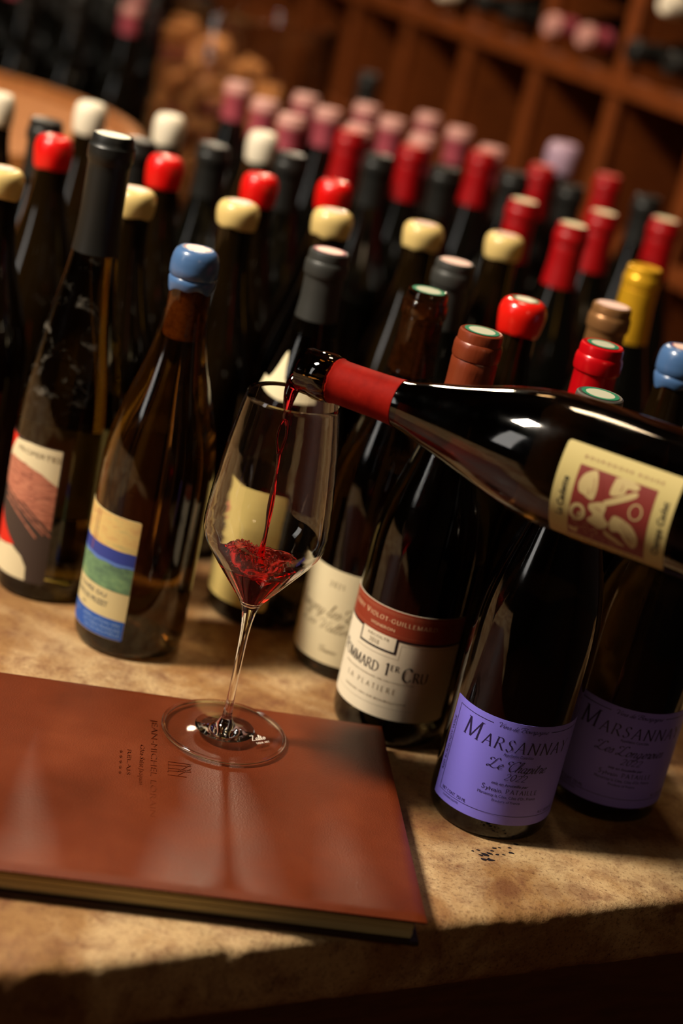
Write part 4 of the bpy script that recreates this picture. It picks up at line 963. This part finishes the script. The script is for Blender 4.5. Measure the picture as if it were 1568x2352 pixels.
while y < RC-.04:
    yw = random.uniform(.07, .10); y1 = min(y+yw, RC-.034); 
    bm = bmesh.new(); n = 8; top = []
    def hx(yy): return math.sqrt(max(0, (RC-.033)**2-yy*yy))
    ys = [y+(y1-.002-y)*i/6 for i in range(7)]
    pts2 = [(-hx(yy), yy) for yy in ys]+[(hx(yy), yy) for yy in reversed(ys)]
    a = [bm.verts.new((px, py, HC-.012)) for px, py in pts2]; b_ = [bm.verts.new((px, py, HC-.030)) for px, py in pts2]
    bm.faces.new(a); bm.faces.new(b_[::-1])
    for i in range(len(a)): bm.faces.new((a[i], b_[i], b_[(i+1) % len(a)], a[(i+1) % len(a)]))
    obj('head_board', mesh_of(bm, 'head_board', m_cask, False), cask); y = y1
for zz in (.03, .13):
    ro = RC-.014+.014*(1-abs(zz-.09)/.09)
    bm = lathe([(ro-.001, zz), (ro+.003, zz), (ro+.003, zz+.022), (ro-.001, zz+.022), (ro-.001, zz)], 60); obj('hoop', mesh_of(bm, 'hoop', m_iron), cask)

far = [(-.68, 2.83), (-.59, 2.80), (-.50, 2.78), (-.77, 2.86), (-.86, 2.82), (-.64, 2.92), (-.55, 2.89), (-.73, 2.95), (-.82, 2.94), (-.595, 3.01), (-.50, 2.98), (-.69, 3.04), (-.78, 3.06), (-.46, 2.87), (-.88, 3.05), (-.45, 3.07), (-.41, 2.96), (-.55, 3.10), (-.64, 3.13)]
for i, (x, y) in enumerate(far):
    if i % 5 != 2: bottle(x, y, .300, 'dark', 'black', None, 'all black bottle in the dark cluster behind the round oak stand', 'dark bottles behind the oak stand')
    else: bottle(x, y, .300, 'dark', 'pink', None, 'pink topped dark bottle behind the oak stand, '+{2: 'front row', 7: 'third row', 12: 'farthest left', 17: 'beside the cork jar'}[i])

vx, vy, VR, VH = -.293, 2.60, .136, .345
vase = thing('glass_jar', (vx, vy, 0), 'big clear cylindrical glass jar filled with used corks', 'jar')
m_vase = M('jar_glass', (.97, .96, .93, 1), .0, trans=1, ior=1.45)
vp = [(0, .001), (VR-.006, .001), (VR, .006), (VR, .02), (VR, VH-.004), (VR-.001, VH), (VR-.003, VH), (VR-.004, VH-.004), (VR-.004, .016), (VR-.010, .010), (0, .010)]
obj('jar_wall', mesh_of(lathe(vp, 72), 'jar_wall', m_vase, ang=40), vase)
ck = mesh_of(lathe([(0, -.022), (.0105, -.022), (.0115, -.021), (.0115, .021), (.0105, .022), (0, .022)], 14), 'cork', m_cork, ang=40)
m_corkw = M('wine_stained_cork', srgb(120, 58, 40), .85); ck2 = ck.copy(); ck2.materials.clear(); ck2.materials.append(m_corkw)
cnt = 0; layer = 0; z = .0230
while cnt < 300 and z < .33:
    # only the shell against the jar wall and the top heap are visible; corks there, in loose rings
    for ring_r, nn in ((VR-.0335, 13), (VR-.0335-.028, 10)):
        for k in range(nn):
            t = 2*math.pi*(k+.5*(layer % 2))/nn+random.uniform(-.05, .05)
            x, y = ring_r*math.cos(t), ring_r*math.sin(t)
            heap = .235-.55*x+.10*y/ VR*.1                 # heap rises to the left
            if z > heap or cnt >= 300: continue
            if ring_r < VR-.05 and z < heap-.055: continue
            o = obj('used_cork', ck if random.random() < .8 else ck2, None, (vx+x, vy+y, z))
            o['label'] = 'used wine cork piled inside the big glass jar'; o['category'] = 'cork'; o['group'] = 'used corks in the glass jar'
            o.rotation_euler = (R_(90)+random.uniform(-.25, .25), random.uniform(0, 3), t+random.choice((0, 1.57, .7))+1.57); cnt += 1
    z += .0262; layer += 1
# inner mass of corks that nobody can count
bm = bmesh.new(); bmesh.ops.create_icosphere(bm, subdivisions=4, radius=1)
for v_ in bm.verts:
    x, y, zz = v_.co; rr = VR-.052; X, Y = x*rr, y*rr
    hp = .215-.5*X; v_.co = Vector((X, Y, .02+(zz*.5+.5)*(hp-.03)+.004*noise.noise(Vector((x*9, y*9, zz*12)))))
o = obj('cork_fill', mesh_of(bm, 'cork_fill', m_cork), None, (vx, vy, 0)); o['kind'] = 'stuff'; o['label'] = 'dense fill of corks in the middle of the glass jar'; o['category'] = 'corks'

# ------------------------------------------------------------------ wooden wine rack on the right
rack = thing('wine_rack', P0+e_*.95+Vector((0, 0, FZ)), 'tall wooden wine rack with square pigeonholes along the right wall', 'rack', rz=ROT)
S = .211; N0 = 1.328-4*S; z_b = .370-FZ
ncol, zlev = 12, [z_b+S*k for k in range(-6, 5)]
ztop = zlev[-1]; DP = .32
for k in range(ncol+1):
    n0 = N0+k*S-.011
    bm = box(bmesh.new(), 0, DP, n0, n0+.020, 0, ztop+.011, .0015); obj('divider', mesh_of(bm, 'divider', m_rack, False), rack)
    bm = box(bmesh.new(), -.012, 0, n0-.004, n0+.025, 0, ztop+.018, .003); obj('post', mesh_of(bm, 'post', m_rack, False), rack)
for zz in zlev:
    for k in range(ncol):
        n0 = N0+k*S
        bm = box(bmesh.new(), 0, DP, n0+.0092, n0+S-.0113, zz-.010, zz+.008, .001); obj('shelf_board', mesh_of(bm, 'shelf_board', m_rack, False), rack)
    bm = box(bmesh.new(), -.020, -.0121, N0-.02, N0+ncol*S+.02, zz-.016, zz+.012, .002); obj('rail', mesh_of(bm, 'rail', m_rack, False), rack)
bm = box(bmesh.new(), DP+.0005, DP+.012, N0-.02, N0+ncol*S+.02, 0, ztop); obj('back_panel', mesh_of(bm, 'back_panel', M('dark_back_panel', srgb(38, 22, 12), .8), False), rack)
def lying(cell, row, dn, dz, cap, disc, lab_, group, out=.05):
    n0 = N0+cell*S+S/2+dn; z0 = zlev[row]+FZ+.0085+.041+dz
    t = bottle(0, 0, .300, 'dark', cap, disc, lab_, group)
    # neck towards the room (-e)
    base_ = E2W(.95+.30-out, n0, z0); t.location = base_
    X = n_v; Z = -e_; Y = Z.cross(X)
    t.rotation_mode = 'QUATERNION'; t.rotation_quaternion = Matrix(((X.x, Y.x, Z.x), (X.y, Y.y, Z.y), (X.z, Y.z, Z.z))).to_quaternion()
    t.scale = (1, 1, 1)
holes = {2: 'at the far right', 3: 'second from the right', 4: 'third from the right', 5: 'fourth from the right', 6: 'fifth from the right', 7: 'sixth from the right'}
for cell in range(3, 8):
    for (dn, dz, pos) in ((-.050, 0, 'lower right'), (.040, 0, 'lower left'), (-.006, .071, 'upper')):
        capk = 'black'
        if cell in (4,) : capk = 'pink'
        if cell == 3 and dz > 0: capk = 'white'
        if cell == 6 and dz == 0 and dn < 0: capk = 'white'
        lb = {'black': 'black', 'pink': 'pale pink', 'white': 'white'}[capk]
        lying(cell, 6, dn, dz, capk, 'pink' if capk == 'pink' else None, lb+' capped '+pos+' bottle in the rack hole '+holes[cell-1], capk+' capped bottles lying in the rack')
